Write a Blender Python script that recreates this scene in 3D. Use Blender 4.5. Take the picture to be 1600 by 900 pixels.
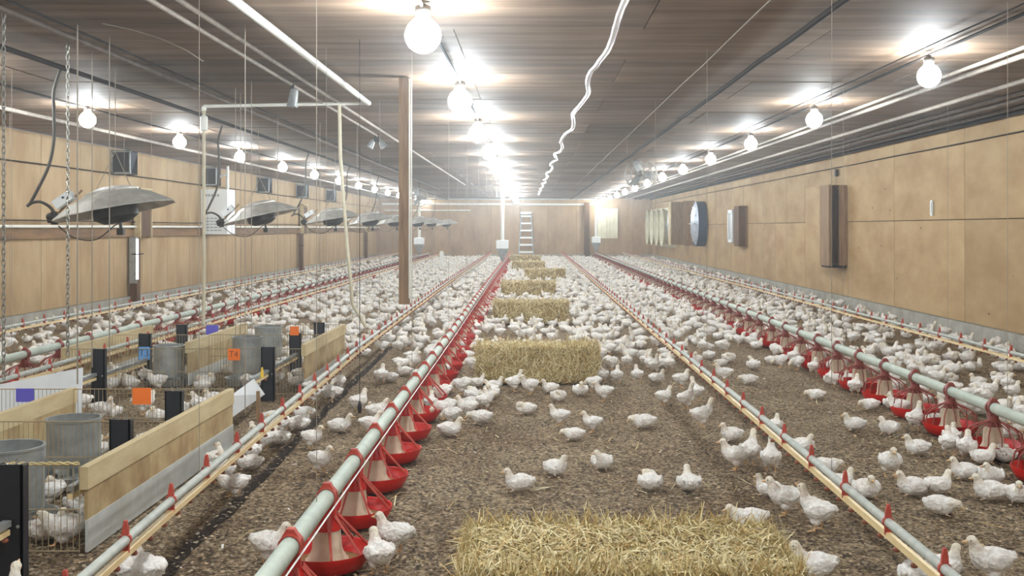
import bpy, bmesh, math, random
import numpy as np
from mathutils import Vector, Matrix, noise as mnoise

for o in list(bpy.data.objects):
    bpy.data.objects.remove(o, do_unlink=True)
SC = bpy.context.scene
COL = SC.collection
PI = math.pi
random.seed(7)

# ------------------------------------------------------------------ camera, world, exposure
F, CX, CY, H = 1635.0, 830.0, 356.0, 1.30          # focal length in pixels, vanishing point, eye height
cam_d = bpy.data.cameras.new('camera')
cam = bpy.data.objects.new('camera', cam_d)
COL.objects.link(cam)
cam.location = (0, 0, H)
cam.rotation_euler = (PI / 2, 0, 0)
cam_d.sensor_fit = 'HORIZONTAL'
cam_d.sensor_width = 36.0
cam_d.lens = 36.0 * F / 1600.0
cam_d.shift_x = -(CX - 800.0) / 1600.0
cam_d.shift_y = -(450.0 - CY) / 1600.0
cam_d.clip_start = 0.05
cam_d.clip_end = 200
SC.camera = cam

world = bpy.data.worlds.new('world')
SC.world = world
world.use_nodes = True
world.node_tree.nodes['Background'].inputs[0].default_value = (0.55, 0.6, 0.7, 1)
world.node_tree.nodes['Background'].inputs[1].default_value = 0.3

SC.view_settings.view_transform = 'Standard'
SC.view_settings.look = 'None'
SC.view_settings.gamma = 1.0
SC.view_settings.use_curve_mapping = False
SC.view_settings.exposure = 0.04
BULB_STRENGTH = 265.0
SC.cycles.max_bounces = 4
SC.cycles.diffuse_bounces = 4
SC.cycles.glossy_bounces = 2
SC.cycles.transparent_max_bounces = 8
HAZE = 0.0044

# room
XL, XR, YB, YF, ZC = -6.6, 5.2, -4.2, 45.0, 2.57


def P(px, py, D):
    """the point at distance D that the photograph shows at (px, py)"""
    return Vector(((px - CX) / F * D, D, H - (py - CY) / F * D))


def G(px, py, z=0.0):
    D = F * (H - z) / (py - CY)
    return Vector(((px - CX) / F * D, D, z))


def lin(c):
    out = []
    for v in c:
        v = v / 255.0
        out.append(v / 12.92 if v <= 0.04045 else ((v + 0.055) / 1.055) ** 2.4)
    return tuple(out) + (1.0,)


# ------------------------------------------------------------------ materials
def mat(name, rgb, rgb2=None, rough=0.7, metal=0.0, scale=6.0, stretch=(1, 1, 1), bump=0.0, bscale=None,
        rnd=0.0, contrast=(0.35, 0.65), detail=6.0, specks=None, spec=0.5, attr=None, emit=None):
    m = bpy.data.materials.new(name)
    m.use_nodes = True
    nt = m.node_tree
    N, L = nt.nodes, nt.links
    b = N['Principled BSDF']
    b.inputs['Roughness'].default_value = rough
    b.inputs['Metallic'].default_value = metal
    b.inputs['Specular IOR Level'].default_value = spec
    if emit:
        b.inputs['Base Color'].default_value = (1, 1, 1, 1)
        b.inputs['Emission Color'].default_value = tuple(emit[:3]) + (1,)
        b.inputs['Emission Strength'].default_value = emit[3]
        return m
    col = None
    c1 = lin(rgb)
    tc = N.new('ShaderNodeTexCoord')
    mp = N.new('ShaderNodeMapping')
    mp.inputs['Scale'].default_value = stretch
    L.new(tc.outputs['Object'], mp.inputs['Vector'])
    vec = mp.outputs['Vector']
    oi = None
    if rnd > 0:
        oi = N.new('ShaderNodeObjectInfo')
        ad = N.new('ShaderNodeVectorMath'); ad.operation = 'ADD'
        ml = N.new('ShaderNodeVectorMath'); ml.operation = 'SCALE'
        cb = N.new('ShaderNodeCombineXYZ')
        for i in range(3):
            L.new(oi.outputs['Random'], cb.inputs[i])
        L.new(cb.outputs[0], ml.inputs[0]); ml.inputs['Scale'].default_value = 37.0
        L.new(vec, ad.inputs[0]); L.new(ml.outputs[0], ad.inputs[1])
        vec = ad.outputs[0]
    if rgb2 is not None:
        nz = N.new('ShaderNodeTexNoise')
        nz.inputs['Scale'].default_value = scale
        nz.inputs['Detail'].default_value = detail
        nz.inputs['Roughness'].default_value = 0.62
        L.new(vec, nz.inputs['Vector'])
        rp = N.new('ShaderNodeMapRange')
        rp.inputs['From Min'].default_value = contrast[0]
        rp.inputs['From Max'].default_value = contrast[1]
        L.new(nz.outputs['Fac'], rp.inputs['Value'])
        mx = N.new('ShaderNodeMix'); mx.data_type = 'RGBA'
        L.new(rp.outputs[0], mx.inputs['Factor'])
        mx.inputs['A'].default_value = c1
        mx.inputs['B'].default_value = lin(rgb2)
        col = mx.outputs['Result']
    else:
        r = N.new('ShaderNodeRGB'); r.outputs[0].default_value = c1
        col = r.outputs[0]
    if specks:                      # nail heads, fly specks and chips: (scale, size, rgb)
        vo = N.new('ShaderNodeTexVoronoi'); vo.inputs['Scale'].default_value = specks[0]
        L.new(vec, vo.inputs['Vector'])
        cp = N.new('ShaderNodeMath'); cp.operation = 'LESS_THAN'; cp.inputs[1].default_value = specks[1]
        L.new(vo.outputs['Distance'], cp.inputs[0])
        mx = N.new('ShaderNodeMix'); mx.data_type = 'RGBA'
        L.new(cp.outputs[0], mx.inputs['Factor'])
        L.new(col, mx.inputs['A']); mx.inputs['B'].default_value = lin(specks[2])
        col = mx.outputs['Result']
    if attr:                        # a colour attribute multiplied in (plumage, skin)
        at = N.new('ShaderNodeAttribute'); at.attribute_name = attr
        mx = N.new('ShaderNodeMix'); mx.data_type = 'RGBA'; mx.blend_type = 'MULTIPLY'
        mx.inputs['Factor'].default_value = 1.0
        L.new(col, mx.inputs['A']); L.new(at.outputs['Color'], mx.inputs['B'])
        col = mx.outputs['Result']
    if rnd > 0:
        hs = N.new('ShaderNodeHueSaturation')
        mr = N.new('ShaderNodeMapRange')
        mr.inputs['To Min'].default_value = 1.0 - rnd
        mr.inputs['To Max'].default_value = 1.0 + rnd
        L.new(oi.outputs['Random'], mr.inputs['Value'])
        L.new(mr.outputs[0], hs.inputs['Value'])
        L.new(col, hs.inputs['Color'])
        col = hs.outputs['Color']
    L.new(col, b.inputs['Base Color'])
    if bump > 0:
        nb = N.new('ShaderNodeTexNoise')
        nb.inputs['Scale'].default_value = bscale or scale * 4
        nb.inputs['Detail'].default_value = 5.0
        L.new(vec, nb.inputs['Vector'])
        bp = N.new('ShaderNodeBump')
        bp.inputs['Strength'].default_value = min(1.0, bump)
        bp.inputs['Distance'].default_value = 0.01
        L.new(nb.outputs['Fac'], bp.inputs['Height'])
        L.new(bp.outputs['Normal'], b.inputs['Normal'])
    return m


M = {}
M['ply_r'] = mat('plywood_right', (180, 154, 114), (160, 130, 92), 0.75, scale=2.2, stretch=(1, .5, 1), bump=.15, rnd=.07, specks=(4, .05, (108, 82, 58)), spec=.25)
M['ply_l'] = mat('plywood_left', (184, 160, 124), (164, 136, 100), 0.75, scale=2.2, stretch=(1, 1, .4), bump=.15, rnd=.06, spec=.25)
M['ply_b'] = mat('plywood_back', (182, 156, 124), (158, 130, 100), 0.75, scale=2.0, stretch=(1, 1, .5), bump=.15, rnd=.05, spec=.25)
M['ply_c'] = mat('plywood_ceiling', (150, 128, 108), (92, 73, 58), 0.72, scale=2.6, stretch=(.22, 2.2, 1), bump=.25, bscale=14, rnd=.24, contrast=(.3, .72), spec=.25)
M['backing'] = mat('dark_backing', (62, 48, 38), None, .9)
M['concrete'] = mat('concrete', (176, 174, 164), (146, 142, 132), .85, scale=5, bump=.3)
M['beam'] = mat('weathered_timber', (136, 104, 70), (96, 70, 46), .8, scale=5, stretch=(1, .2, 1), bump=.2, rnd=.08)
M['post'] = mat('sawn_post', (152, 122, 90), (118, 92, 66), .8, scale=7, stretch=(4, 4, .4), bump=.25)
M['dark_wood'] = mat('dark_stained_boards', (112, 82, 56), (78, 56, 38), .85, scale=7, stretch=(3, 3, .4), bump=.2)
M['pen_wood'] = mat('pen_board', (186, 166, 122), (150, 122, 82), .8, scale=5, stretch=(1, 1.2, 1), bump=.2, rnd=.08, specks=(7, .05, (140, 104, 70)))
M['pen_edge'] = mat('pen_cap_timber', (204, 188, 148), (180, 158, 118), .8, scale=8, stretch=(1, .3, 1), bump=.2)
M['pen_strip'] = mat('pen_plastic_skirt', (204, 208, 206), (180, 182, 176), .45, scale=5)
M['white_pvc'] = mat('white_pvc', (226, 226, 218), None, .4)
M['white_met'] = mat('white_enamel', (226, 230, 230), None, .4)
M['grey_pipe'] = mat('galvanised_pipe', (184, 188, 180), (164, 168, 160), .55, .0, scale=18, spec=.3)
M['galv'] = mat('galvanised_sheet', (176, 180, 178), (142, 146, 146), .42, .45, scale=9)
M['alu'] = mat('aluminium_hood', (204, 202, 194), (166, 162, 154), .45, .25, scale=7, bump=.08)
M['foil'] = mat('foil_conduit', (232, 234, 240), None, .22, .9)
M['cream'] = mat('cream_pvc', (238, 216, 168), (226, 198, 146), .45, scale=10)
M['feed_tube'] = mat('feed_tube', (190, 200, 188), (172, 182, 170), .6, .0, scale=12, spec=.3)
M['red'] = mat('red_plastic', (206, 34, 26), (190, 24, 20), .38, scale=8)
M['red_dull'] = mat('dusty_red_plastic', (192, 82, 66), (170, 58, 46), .6, scale=25)
M['red_cup'] = mat('drip_cup_red', (142, 82, 58), None, .6)
M['spoke'] = mat('spoke_red', (150, 74, 62), (126, 54, 46), .6, scale=20)
M['cone'] = mat('feed_cone', (220, 208, 186), (194, 176, 146), .6, scale=14)
M['feed'] = mat('mash_feed', (160, 118, 70), (120, 84, 48), .95, scale=120, bump=.5)
M['black'] = mat('black_plastic', (26, 27, 33), (36, 37, 44), .45, scale=6)
M['dark_met'] = mat('dark_iron', (58, 54, 50), None, .55, .4)
M['rubber'] = mat('rubber_hose', (66, 60, 52), None, .6)
M['wire'] = mat('pen_wire', (172, 156, 126), None, .5, .4)
M['cord'] = mat('suspension_cord', (148, 138, 124), None, .7)
M['cable'] = mat('black_cable', (54, 48, 45), None, .8, spec=.15)
M['dull_pipe'] = mat('dusty_brown_pipe', (112, 100, 90), (92, 80, 72), .75, scale=9, spec=.2)
M['pale_pipe'] = mat('dusty_pale_pipe', (168, 158, 146), (146, 136, 126), .7, scale=9, spec=.2)
M['hose'] = mat('cloudy_hose', (206, 198, 174), (190, 182, 158), .6, scale=9, spec=.3)
M['chain'] = mat('chain_steel', (150, 148, 140), None, .4, .7)
M['purple'] = mat('purple_card', (104, 98, 206), None, .6)
M['orange'] = mat('orange_card', (255, 128, 40), None, .6)
M['blue'] = mat('blue_card', (104, 172, 240), None, .6)
M['yellow'] = mat('yellow_clip', (236, 198, 60), None, .5)
M['ink'] = mat('marker_ink', (32, 34, 46), None, .7)
M['sheet'] = mat('white_board', (224, 228, 230), (208, 212, 214), .5, scale=4)
M['fan_pale'] = mat('fan_cone_cream', (222, 218, 192), (202, 196, 168), .5, scale=4)
M['fan_blue'] = mat('fan_rim_navy', (46, 60, 84), None, .45)
M['fan_face'] = mat('fan_shutter_grey', (176, 184, 196), (150, 158, 172), .4, .3, scale=4)
M['fan_cage'] = mat('fan_cage', (150, 146, 138), None, .5, .4)
M['bulb'] = mat('bulb_glow', (255, 255, 255), emit=(0.90, 0.97, 1.0, BULB_STRENGTH))
M['tube_glow'] = mat('tube_glow', (255, 255, 255), emit=(0.9, 0.92, 1.0, 4.0))
M['feather'] = mat('white_feather', (252, 252, 250), (228, 222, 216), .9, scale=42, bump=1.0, bscale=48, rnd=.035, attr='tint', spec=.2)
M['beak'] = mat('beak_horn', (222, 186, 140), None, .5)
M['eye'] = mat('eye_dark', (24, 18, 16), None, .2)
M['straw1'] = mat('straw_gold', (216, 198, 142), None, .6)
M['straw2'] = mat('straw_tan', (192, 164, 110), None, .65)
M['straw3'] = mat('straw_pale', (234, 222, 178), None, .6)
M['straw4'] = mat('straw_olive', (162, 144, 92), None, .7)
M['straw_core'] = mat('straw_packed', (172, 148, 98), (120, 98, 60), .9, scale=34, stretch=(1, 1, .5), bump=.8, bscale=90)
M['chip1'] = mat('litter_chip_brown', (150, 134, 112), None, .9)
M['chip2'] = mat('litter_chip_tan', (188, 166, 136), None, .9)
M['chip3'] = mat('litter_chip_dark', (76, 64, 54), None, .9)
M['chip4'] = mat('litter_chip_grey', (160, 148, 128), None, .9)
M['down'] = mat('shed_feather', (240, 238, 232), None, .8)


def litter_material():
    m = bpy.data.materials.new('litter')
    m.use_nodes = True
    nt = m.node_tree; N, L = nt.nodes, nt.links
    b = N['Principled BSDF']; b.inputs['Roughness'].default_value = .95
    b.inputs['Specular IOR Level'].default_value = .15
    tc = N.new('ShaderNodeTexCoord')

    def nz(s, d=6):
        n = N.new('ShaderNodeTexNoise'); n.inputs['Scale'].default_value = s * (.8 if s > 10 else 1); n.inputs['Detail'].default_value = d
        n.inputs['Roughness'].default_value = .65
        L.new(tc.outputs['Object'], n.inputs['Vector']); return n.outputs['Fac']

    def ramp(v, stops):
        r = N.new('ShaderNodeValToRGB'); e = r.color_ramp.elements
        e[0].position, e[0].color = stops[0][0], lin(stops[0][1])
        e[1].position, e[1].color = stops[-1][0], lin(stops[-1][1])
        for p, c in stops[1:-1]:
            x = e.new(p); x.color = lin(c)
        L.new(v, r.inputs['Fac']); return r.outputs['Color']

    fine = ramp(nz(70, 8), [(.34, (56, 48, 40)), (.45, (134, 120, 102)), (.55, (178, 163, 140)), (.66, (226, 212, 186))])
    broad = ramp(nz(1.3, 5), [(.3, (196, 180, 164)), (.7, (255, 250, 240))])
    mx = N.new('ShaderNodeMix'); mx.data_type = 'RGBA'; mx.blend_type = 'MULTIPLY'; mx.inputs['Factor'].default_value = 1
    L.new(fine, mx.inputs['A']); L.new(broad, mx.inputs['B'])
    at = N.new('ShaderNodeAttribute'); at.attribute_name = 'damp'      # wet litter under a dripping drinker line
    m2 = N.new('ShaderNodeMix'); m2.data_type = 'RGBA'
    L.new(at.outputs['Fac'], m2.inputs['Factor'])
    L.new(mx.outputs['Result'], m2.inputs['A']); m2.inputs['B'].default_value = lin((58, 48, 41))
    L.new(m2.outputs['Result'], b.inputs['Base Color'])
    bp = N.new('ShaderNodeBump'); bp.inputs['Strength'].default_value = 1.0; bp.inputs['Distance'].default_value = .02
    L.new(nz(55, 8), bp.inputs['Height']); L.new(bp.outputs['Normal'], b.inputs['Normal'])
    return m


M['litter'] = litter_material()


# ------------------------------------------------------------------ mesh builder
class MB:
    def __init__(s):
        s.v, s.f, s.mi = [], [], []

    def add(s, vs, fs, mi=0):
        b = len(s.v)
        s.v.extend([tuple(v) for v in vs])
        s.f.extend([tuple(i + b for i in f) for f in fs])
        s.mi.extend([mi] * len(fs))
        return s

    def box(s, c, size, rot=None, mi=0):
        hx, hy, hz = size[0] / 2, size[1] / 2, size[2] / 2
        vs = [Vector((x * hx, y * hy, z * hz)) for x in (-1, 1) for y in (-1, 1) for z in (-1, 1)]
        if rot is not None:
            vs = [rot @ v for v in vs]
        c = Vector(c)
        vs = [v + c for v in vs]
        fs = [(0, 1, 3, 2), (4, 6, 7, 5), (0, 4, 5, 1), (2, 3, 7, 6), (0, 2, 6, 4), (1, 5, 7, 3)]
        return s.add(vs, fs, mi)

    def tube(s, pts, r, n=8, caps=True, mi=0, phase=0.0):
        pts = [Vector(p) for p in pts]
        rs = r if isinstance(r, (list, tuple)) else [r] * len(pts)
        up = Vector((0, 0, 1))
        vs, fs = [], []
        prev = None
        for i, p in enumerate(pts):
            a = pts[max(0, i - 1)]; b = pts[min(len(pts) - 1, i + 1)]
            t = (b - a)
            t = t.normalized() if t.length > 1e-9 else Vector((0, 0, 1))
            if prev is None:
                ref = up if abs(t.dot(up)) < .95 else Vector((1, 0, 0))
                u = t.cross(ref).normalized()
            else:
                u = (prev - t * prev.dot(t))
                u = u.normalized() if u.length > 1e-6 else t.orthogonal().normalized()
            prev = u
            w = t.cross(u)
            for k in range(n):
                a_ = 2 * PI * k / n + phase
                vs.append(p + (u * math.cos(a_) + w * math.sin(a_)) * rs[i])
        for i in range(len(pts) - 1):
            for k in range(n):
                k2 = (k + 1) % n
                fs.append((i * n + k, i * n + k2, (i + 1) * n + k2, (i + 1) * n + k))
        if caps:
            fs.append(tuple(range(n - 1, -1, -1)))
            fs.append(tuple((len(pts) - 1) * n + k for k in range(n)))
        return s.add(vs, fs, mi)

    def lathe(s, prof, n=24, c=(0, 0, 0), rot=None, mi=0, close=False):
        c = Vector(c)
        vs, fs = [], []
        for r, z in prof:
            for k in range(n):
                a = 2 * PI * k / n
                v = Vector((r * math.cos(a), r * math.sin(a), z))
                if rot is not None:
                    v = rot @ v
                vs.append(v + c)
        m = len(prof)
        for i in range(m - 1 if not close else m):
            j = (i + 1) % m
            for k in range(n):
                k2 = (k + 1) % n
                fs.append((i * n + k, i * n + k2, j * n + k2, j * n + k))
        return s.add(vs, fs, mi)

    def ball(s, c, r, n=10, rings=7, mi=0, sc=(1, 1, 1), rot=None):
        prof = [(r * math.sin(PI * i / rings), -r * math.cos(PI * i / rings)) for i in range(rings + 1)]
        prof[0] = (r * .02, -r); prof[-1] = (r * .02, r)
        q = MB().lathe(prof, n)
        vs = [Vector((v[0] * sc[0], v[1] * sc[1], v[2] * sc[2])) for v in q.v]
        if rot is not None:
            vs = [rot @ v for v in vs]
        return s.add([v + Vector(c) for v in vs], q.f, mi)

    def prism(s, poly, axis, t0, t1, mi=0):
        """poly: 2D points; axis 'x','y','z' is the extrusion direction"""
        def mk(p, t):
            return {'x': (t, p[0], p[1]), 'y': (p[0], t, p[1]), 'z': (p[0], p[1], t)}[axis]
        n = len(poly)
        vs = [mk(p, t0) for p in poly] + [mk(p, t1) for p in poly]
        fs = [tuple(range(n)), tuple(range(2 * n - 1, n - 1, -1))]
        fs += [(i, (i + 1) % n, n + (i + 1) % n, n + i) for i in range(n)]
        return s.add(vs, fs, mi)

    def merge(s, o, mat4=None, mi=None):
        vs = [mat4 @ Vector(v) for v in o.v] if mat4 is not None else o.v
        b = len(s.v)
        s.v.extend([tuple(v) for v in vs])
        s.f.extend([tuple(i + b for i in f) for f in o.f])
        s.mi.extend(o.mi if mi is None else [mi] * len(o.f))
        return s

    def mesh(s, name, mats, smooth=False):
        me = bpy.data.meshes.new(name)
        me.from_pydata(s.v, [], s.f)
        if not isinstance(mats, (list, tuple)):
            mats = [mats]
        for m in mats:
            me.materials.append(M[m] if isinstance(m, str) else m)
        if len(mats) > 1:
            me.polygons.foreach_set('material_index', s.mi)
        if smooth:
            me.polygons.foreach_set('use_smooth', [True] * len(me.polygons))
        me.validate()
        # consistent outward normals
        bm = bmesh.new(); bm.from_mesh(me)
        bmesh.ops.recalc_face_normals(bm, faces=bm.faces)
        bm.to_mesh(me); bm.free()
        me.update()
        return me


def smooth_angle(me, deg=40):
    try:
        me.set_sharp_from_angle(angle=math.radians(deg))
    except Exception:
        pass


def tag(o, label=None, cat=None, group=None, kind=None):
    if label: o['label'] = label
    if cat: o['category'] = cat
    if group: o['group'] = group
    if kind: o['kind'] = kind
    return o


def link(name, data, parent=None, loc=None, rot=None, scale=None):
    o = bpy.data.objects.new(name, data)
    COL.objects.link(o)
    if parent is not None:
        o.parent = parent
    if loc is not None: o.location = loc
    if rot is not None: o.rotation_euler = rot
    if scale is not None: o.scale = scale if isinstance(scale, (tuple, list)) else (scale,) * 3
    return o


def obj(name, mb, mats, parent=None, smooth=False, loc=None, rot=None, ang=40):
    me = mb.mesh(name, mats, smooth)
    if smooth: smooth_angle(me, ang)
    return link(name, me, parent, loc, rot)


def empty(name, loc=(0, 0, 0), rot=(0, 0, 0), label=None, cat=None, group=None):
    o = link(name, None, None, loc, rot)
    o.empty_display_size = .1
    return tag(o, label, cat, group)


def copy_tree(o, parent=None):
    c = o.copy(); COL.objects.link(c)
    if parent is not None: c.parent = parent
    for ch in list(o.children):
        copy_tree(ch, c)
    return c


def wpart(name, mb, mats, root, smooth=False, ang=40, base=None):
    """a part given in world coordinates, parented to an unrotated root (or to a part whose own origin sits at `base`)"""
    off = Vector(base if base is not None else root.location)
    mb.v = [tuple(Vector(v) - off) for v in mb.v]
    return obj(name, mb, mats, root, smooth, ang=ang)


def wthing(name, mb, mats, base, label, cat, group=None, smooth=False, kind=None, ang=40):
    off = Vector(base)
    mb.v = [tuple(Vector(v) - off) for v in mb.v]
    return tag(obj(name, mb, mats, None, smooth, loc=off, ang=ang), label, cat, group, kind)


def lineC(y):                                     # the drinker line beside the pens is not quite straight
    return float(np.interp(y, [2.0, 3.28, 4.39, 6.63, 9.41, 20, 44], [-1.26, -1.32, -1.368, -1.419, -1.496, -1.594, -1.64]))


def lineB(y):
    return 1.235


def lineA(y):                                     # middle feeder
    return float(np.interp(y, [2.0, 4.0, 10, 20, 44], [-.775, -.78, -.78, -.82, -.86]))


# ------------------------------------------------------------------ floor
def build_floor():
    xs = np.concatenate([np.linspace(XL, -3.6, 20), np.linspace(-3.56, -1.64, 49), np.linspace(-1.632, -1.24, 50), np.linspace(-1.20, 3.4, 116), np.linspace(3.5, XR, 18)])
    ys = np.concatenate([np.linspace(YB, 2.4, 14), np.linspace(2.44, 9.5, 178), np.linspace(9.6, YF, 110)])
    nx, ny = len(xs), len(ys)
    co = np.zeros((ny, nx, 3))
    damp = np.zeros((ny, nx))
    for j, y in enumerate(ys):
        lc = lineC(y)
        for i, x in enumerate(xs):
            z = -.010 + .006 * mnoise.noise((x * 2.1, y * 2.1, 0)) + .005 * mnoise.noise((x * 9, y * 9, 3)) + .004 * mnoise.noise((x * 24, y * 24, 5))
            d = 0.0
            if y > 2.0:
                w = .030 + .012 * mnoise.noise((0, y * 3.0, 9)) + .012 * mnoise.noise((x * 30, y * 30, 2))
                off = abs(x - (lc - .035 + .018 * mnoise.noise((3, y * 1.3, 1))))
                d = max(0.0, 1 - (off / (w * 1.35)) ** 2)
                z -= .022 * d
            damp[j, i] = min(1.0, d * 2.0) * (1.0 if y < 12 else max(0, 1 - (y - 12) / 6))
            co[j, i] = (x, y, z)
    fs = [(j * nx + i, j * nx + i + 1, (j + 1) * nx + i + 1, (j + 1) * nx + i) for j in range(ny - 1) for i in range(nx - 1)]
    me = bpy.data.meshes.new('floor')
    me.from_pydata(co.reshape(-1, 3).tolist(), [], fs)
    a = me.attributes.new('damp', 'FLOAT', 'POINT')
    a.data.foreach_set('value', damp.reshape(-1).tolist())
    me.polygons.foreach_set('use_smooth', [True] * len(me.polygons))
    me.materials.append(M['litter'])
    tag(link('floor', me), 'brown wood-shaving litter covering the whole barn floor', 'floor', kind='structure')


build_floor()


# ------------------------------------------------------------------ walls and ceiling, panel by panel
def structure(name, mb, mats, label, cat):
    return tag(obj(name, mb, mats), label, cat, kind='structure')


def panels(parent, mesh_by_size, cells, mats, name='panel'):
    for (c, size) in cells:
        key = tuple(round(s, 3) for s in size)
        if key not in mesh_by_size:
            mesh_by_size[key] = MB().box((0, 0, 0), size).mesh(name, mats)
        link(name, mesh_by_size[key], parent, c)


GAP = .010
# right wall: two courses of plywood sheets, 2.44 m long, over a concrete kerb
w = structure('wall_right', MB().box((XR + .06, (YB + YF) / 2, ZC / 2), (.06, YF - YB, ZC)), 'backing',
              'long plywood-clad barn wall with exhaust fans and a concrete kerb', 'wall')
cells = []
seam0 = XR * F / 677.0                            # a sheet joint the photograph shows
k0 = math.floor((YB - seam0) / 2.44)
y = seam0 + k0 * 2.44
row = 0
while y < YF:
    a, b = max(y, YB), min(y + 2.44, YF)
    if b - a > .05:
        cells.append(((XR + .015, (a + b) / 2, (.17 + 1.40) / 2), (.022, b - a - GAP, 1.23 - GAP)))
        cells.append(((XR + .012, (a + b) / 2, (1.40 + ZC) / 2), (.022, b - a - GAP, ZC - 1.40 - GAP)))
    y += 2.44
panels(w, {}, cells, 'ply_r')
obj('kerb', MB().box((XR - .005, (YB + YF) / 2, .06), (.09, YF - YB, .22)), 'concrete', w)

# left wall: narrow sheets above and below a timber rail
w = structure('wall_left', MB().box((XL - .06, (YB + YF) / 2, ZC / 2), (.06, YF - YB, ZC)), 'backing',
              'long plywood-clad barn wall behind the brooder heaters', 'wall')
cells = []
y = YB
while y < YF:
    b = min(y + 1.22, YF)
    if b - y > .05:
        cells.append(((XL - .015, (y + b) / 2, (.18 + 1.16) / 2), (.022, b - y - GAP, .98 - GAP)))
        cells.append(((XL - .015, (y + b) / 2, (1.27 + ZC) / 2), (.022, b - y - GAP, ZC - 1.27 - GAP)))
    y += 1.22
panels(w, {}, cells, 'ply_l')
obj('kerb', MB().box((XL + .005, (YB + YF) / 2, .065), (.09, YF - YB, .23)), 'concrete', w)
tag(obj('trim_1', MB().box((XL + .02, (YB + YF) / 2, 1.215), (.05, YF - YB, .125)), 'beam'), 'brown timber rail running along the wall under the brooder heaters', 'rail', kind='structure')

# end wall
w = structure('wall_back', MB().box(((XL + XR) / 2, YF + .06, ZC / 2), (XR - XL, .06, ZC)), 'backing',
              'far end wall of brown plywood behind the ladder', 'wall')
cells = []
x = XL
while x < XR - .05:
    b = min(x + 1.22, XR)
    if b - x > .05:
        cells.append((((x + b) / 2, YF + .015, (.15 + ZC) / 2), (b - x - GAP, .022, ZC - .15)))
    x += 1.22
panels(w, {}, cells, 'ply_b')
obj('kerb', MB().box(((XL + XR) / 2, YF - .01, .06), (XR - XL, .08, .2)), 'concrete', w)
structure('wall_front', MB().box(((XL + XR) / 2, YB - .06, ZC / 2), (XR - XL, .1, ZC)), 'ply_b', 'near end wall of brown plywood behind the camera', 'wall')

# ceiling: sheets with their grain across the house
w = structure('ceiling', MB().box(((XL + XR) / 2, (YB + YF) / 2, ZC + .06), (XR - XL + .3, YF - YB + .3, .05)), 'backing',
              'low ceiling of stained brown plywood sheets', 'ceiling')
cells = []
rng = random.Random(3)
y = 6.74 - 1.22 * 9
while y < YF:
    a, b = max(y, YB), min(y + 1.22, YF)
    x = XL - (0 if int(round(y / 1.22)) % 2 else 1.22)
    while x < XR - .02:
        c, d = max(x, XL), min(x + 2.44, XR)
        if d - c > .05 and b - a > .05:
            cells.append((((c + d) / 2, (a + b) / 2, ZC + .012 + rng.uniform(0, .007)), (d - c - .006, b - a - .008, .018)))
        x += 2.44
    y += 1.22
panels(w, {}, cells, 'ply_c')


# ------------------------------------------------------------------ pipes, cables and cords under the ceiling
def run_y(name, x, z, r, y0, y1, mats, label, cat, wob=0.0, n=8, seed=1, group=None):
    rg = random.Random(seed)
    pts = []
    steps = max(2, int((y1 - y0) / (1.0 if wob else 6.0)))
    for i in range(steps + 1):
        y = y0 + (y1 - y0) * i / steps
        pts.append((x + rg.uniform(-wob, wob), y, z + (rg.uniform(-wob, 0) if wob else 0)))
    return wthing(name, MB().tube(pts, r, n), mats, pts[0], label, cat, group, smooth=True)


def ry(px, py):                                   # slope from the vanishing point -> X for a run just under the ceiling
    return (px - CX) / (CY - py)


ZP = 2.53
run_y('water_pipe', 4.05, ZP - .02, .020, YB, 44.9, 'pale_pipe', 'white pipe under the ceiling nearest the right-hand plywood wall', 'pipe')
run_y('water_pipe', 3.36, ZP, .015, YB, 44.9, 'pale_pipe', 'inner white pipe of the pair just beyond the bulbs over the right-hand side', 'pipe')
run_y('water_pipe', 3.50, ZP - .005, .020, YB, 44.9, 'pale_pipe', 'outer thicker white pipe of the pair just beyond the bulbs over the right-hand side', 'pipe')
run_y('conduit', 4.45, ZP, .022, YB, 44.9, 'dull_pipe', 'slim grey conduit running beside the white pipe along the right-hand wall top', 'pipe')
run_y('conduit', 4.62, ZP - .012, .026, YB, 44.9, 'dull_pipe', 'thick grey conduit running between two slimmer ones along the right-hand wall top', 'pipe')
run_y('conduit', 4.92, ZP - .01, .024, YB, 44.9, 'dull_pipe', 'grey conduit closest to the corner of the right-hand wall and ceiling', 'pipe')
run_y('corner_pipe', 5.12, ZP - .01, .03, YB, 44.9, 'cable', 'dark pipe tucked into the corner where right-hand wall meets ceiling', 'pipe')
run_y('ceiling_cable', 1.70, ZP + .01, .02, YB, 44.9, 'cable', 'thick black cable stapled along the ceiling beside the silver conduit', 'cable', wob=.012, seed=2)
run_y('lamp_cable', 2.70, ZP + .015, .006, YB, 44.9, 'cable', 'thin dark wire sagging beside the lamp cable over the right-hand side', 'cable', wob=.015, seed=3)
run_y('ceiling_wire', 1.29, ZP, .004, YB, 30, 'cord', 'thin pale wire between silver conduit and thick black ceiling cable', 'wire', wob=.006, seed=4)
run_y('gas_pipe', -3.57, ZP - .01, .02, YB, 44.9, 'cable', 'dark gas pipe above the row of brooder heaters', 'pipe')
run_y('conduit', -2.97, ZP, .02, YB, 34, 'dull_pipe', 'grey ceiling pipe between the dark gas pipe and the white supply pipes', 'pipe')
run_y('ceiling_wire', -2.86, ZP + .02, .008, YB, 34, 'cable', 'thin dark wire alongside the grey ceiling pipe over the pens', 'wire', wob=.01, seed=5)
run_y('water_pipe', -1.585, ZP - .015, .026, YB, 10.2, 'white_pvc', 'bright white supply pipe ending at the cross pipe over the pens', 'pipe', n=10)
run_y('water_pipe', -1.90, ZP, .016, YB, 30, 'pale_pipe', 'slim white ceiling pipe passing just beside the hanging wooden post', 'pipe')
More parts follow.
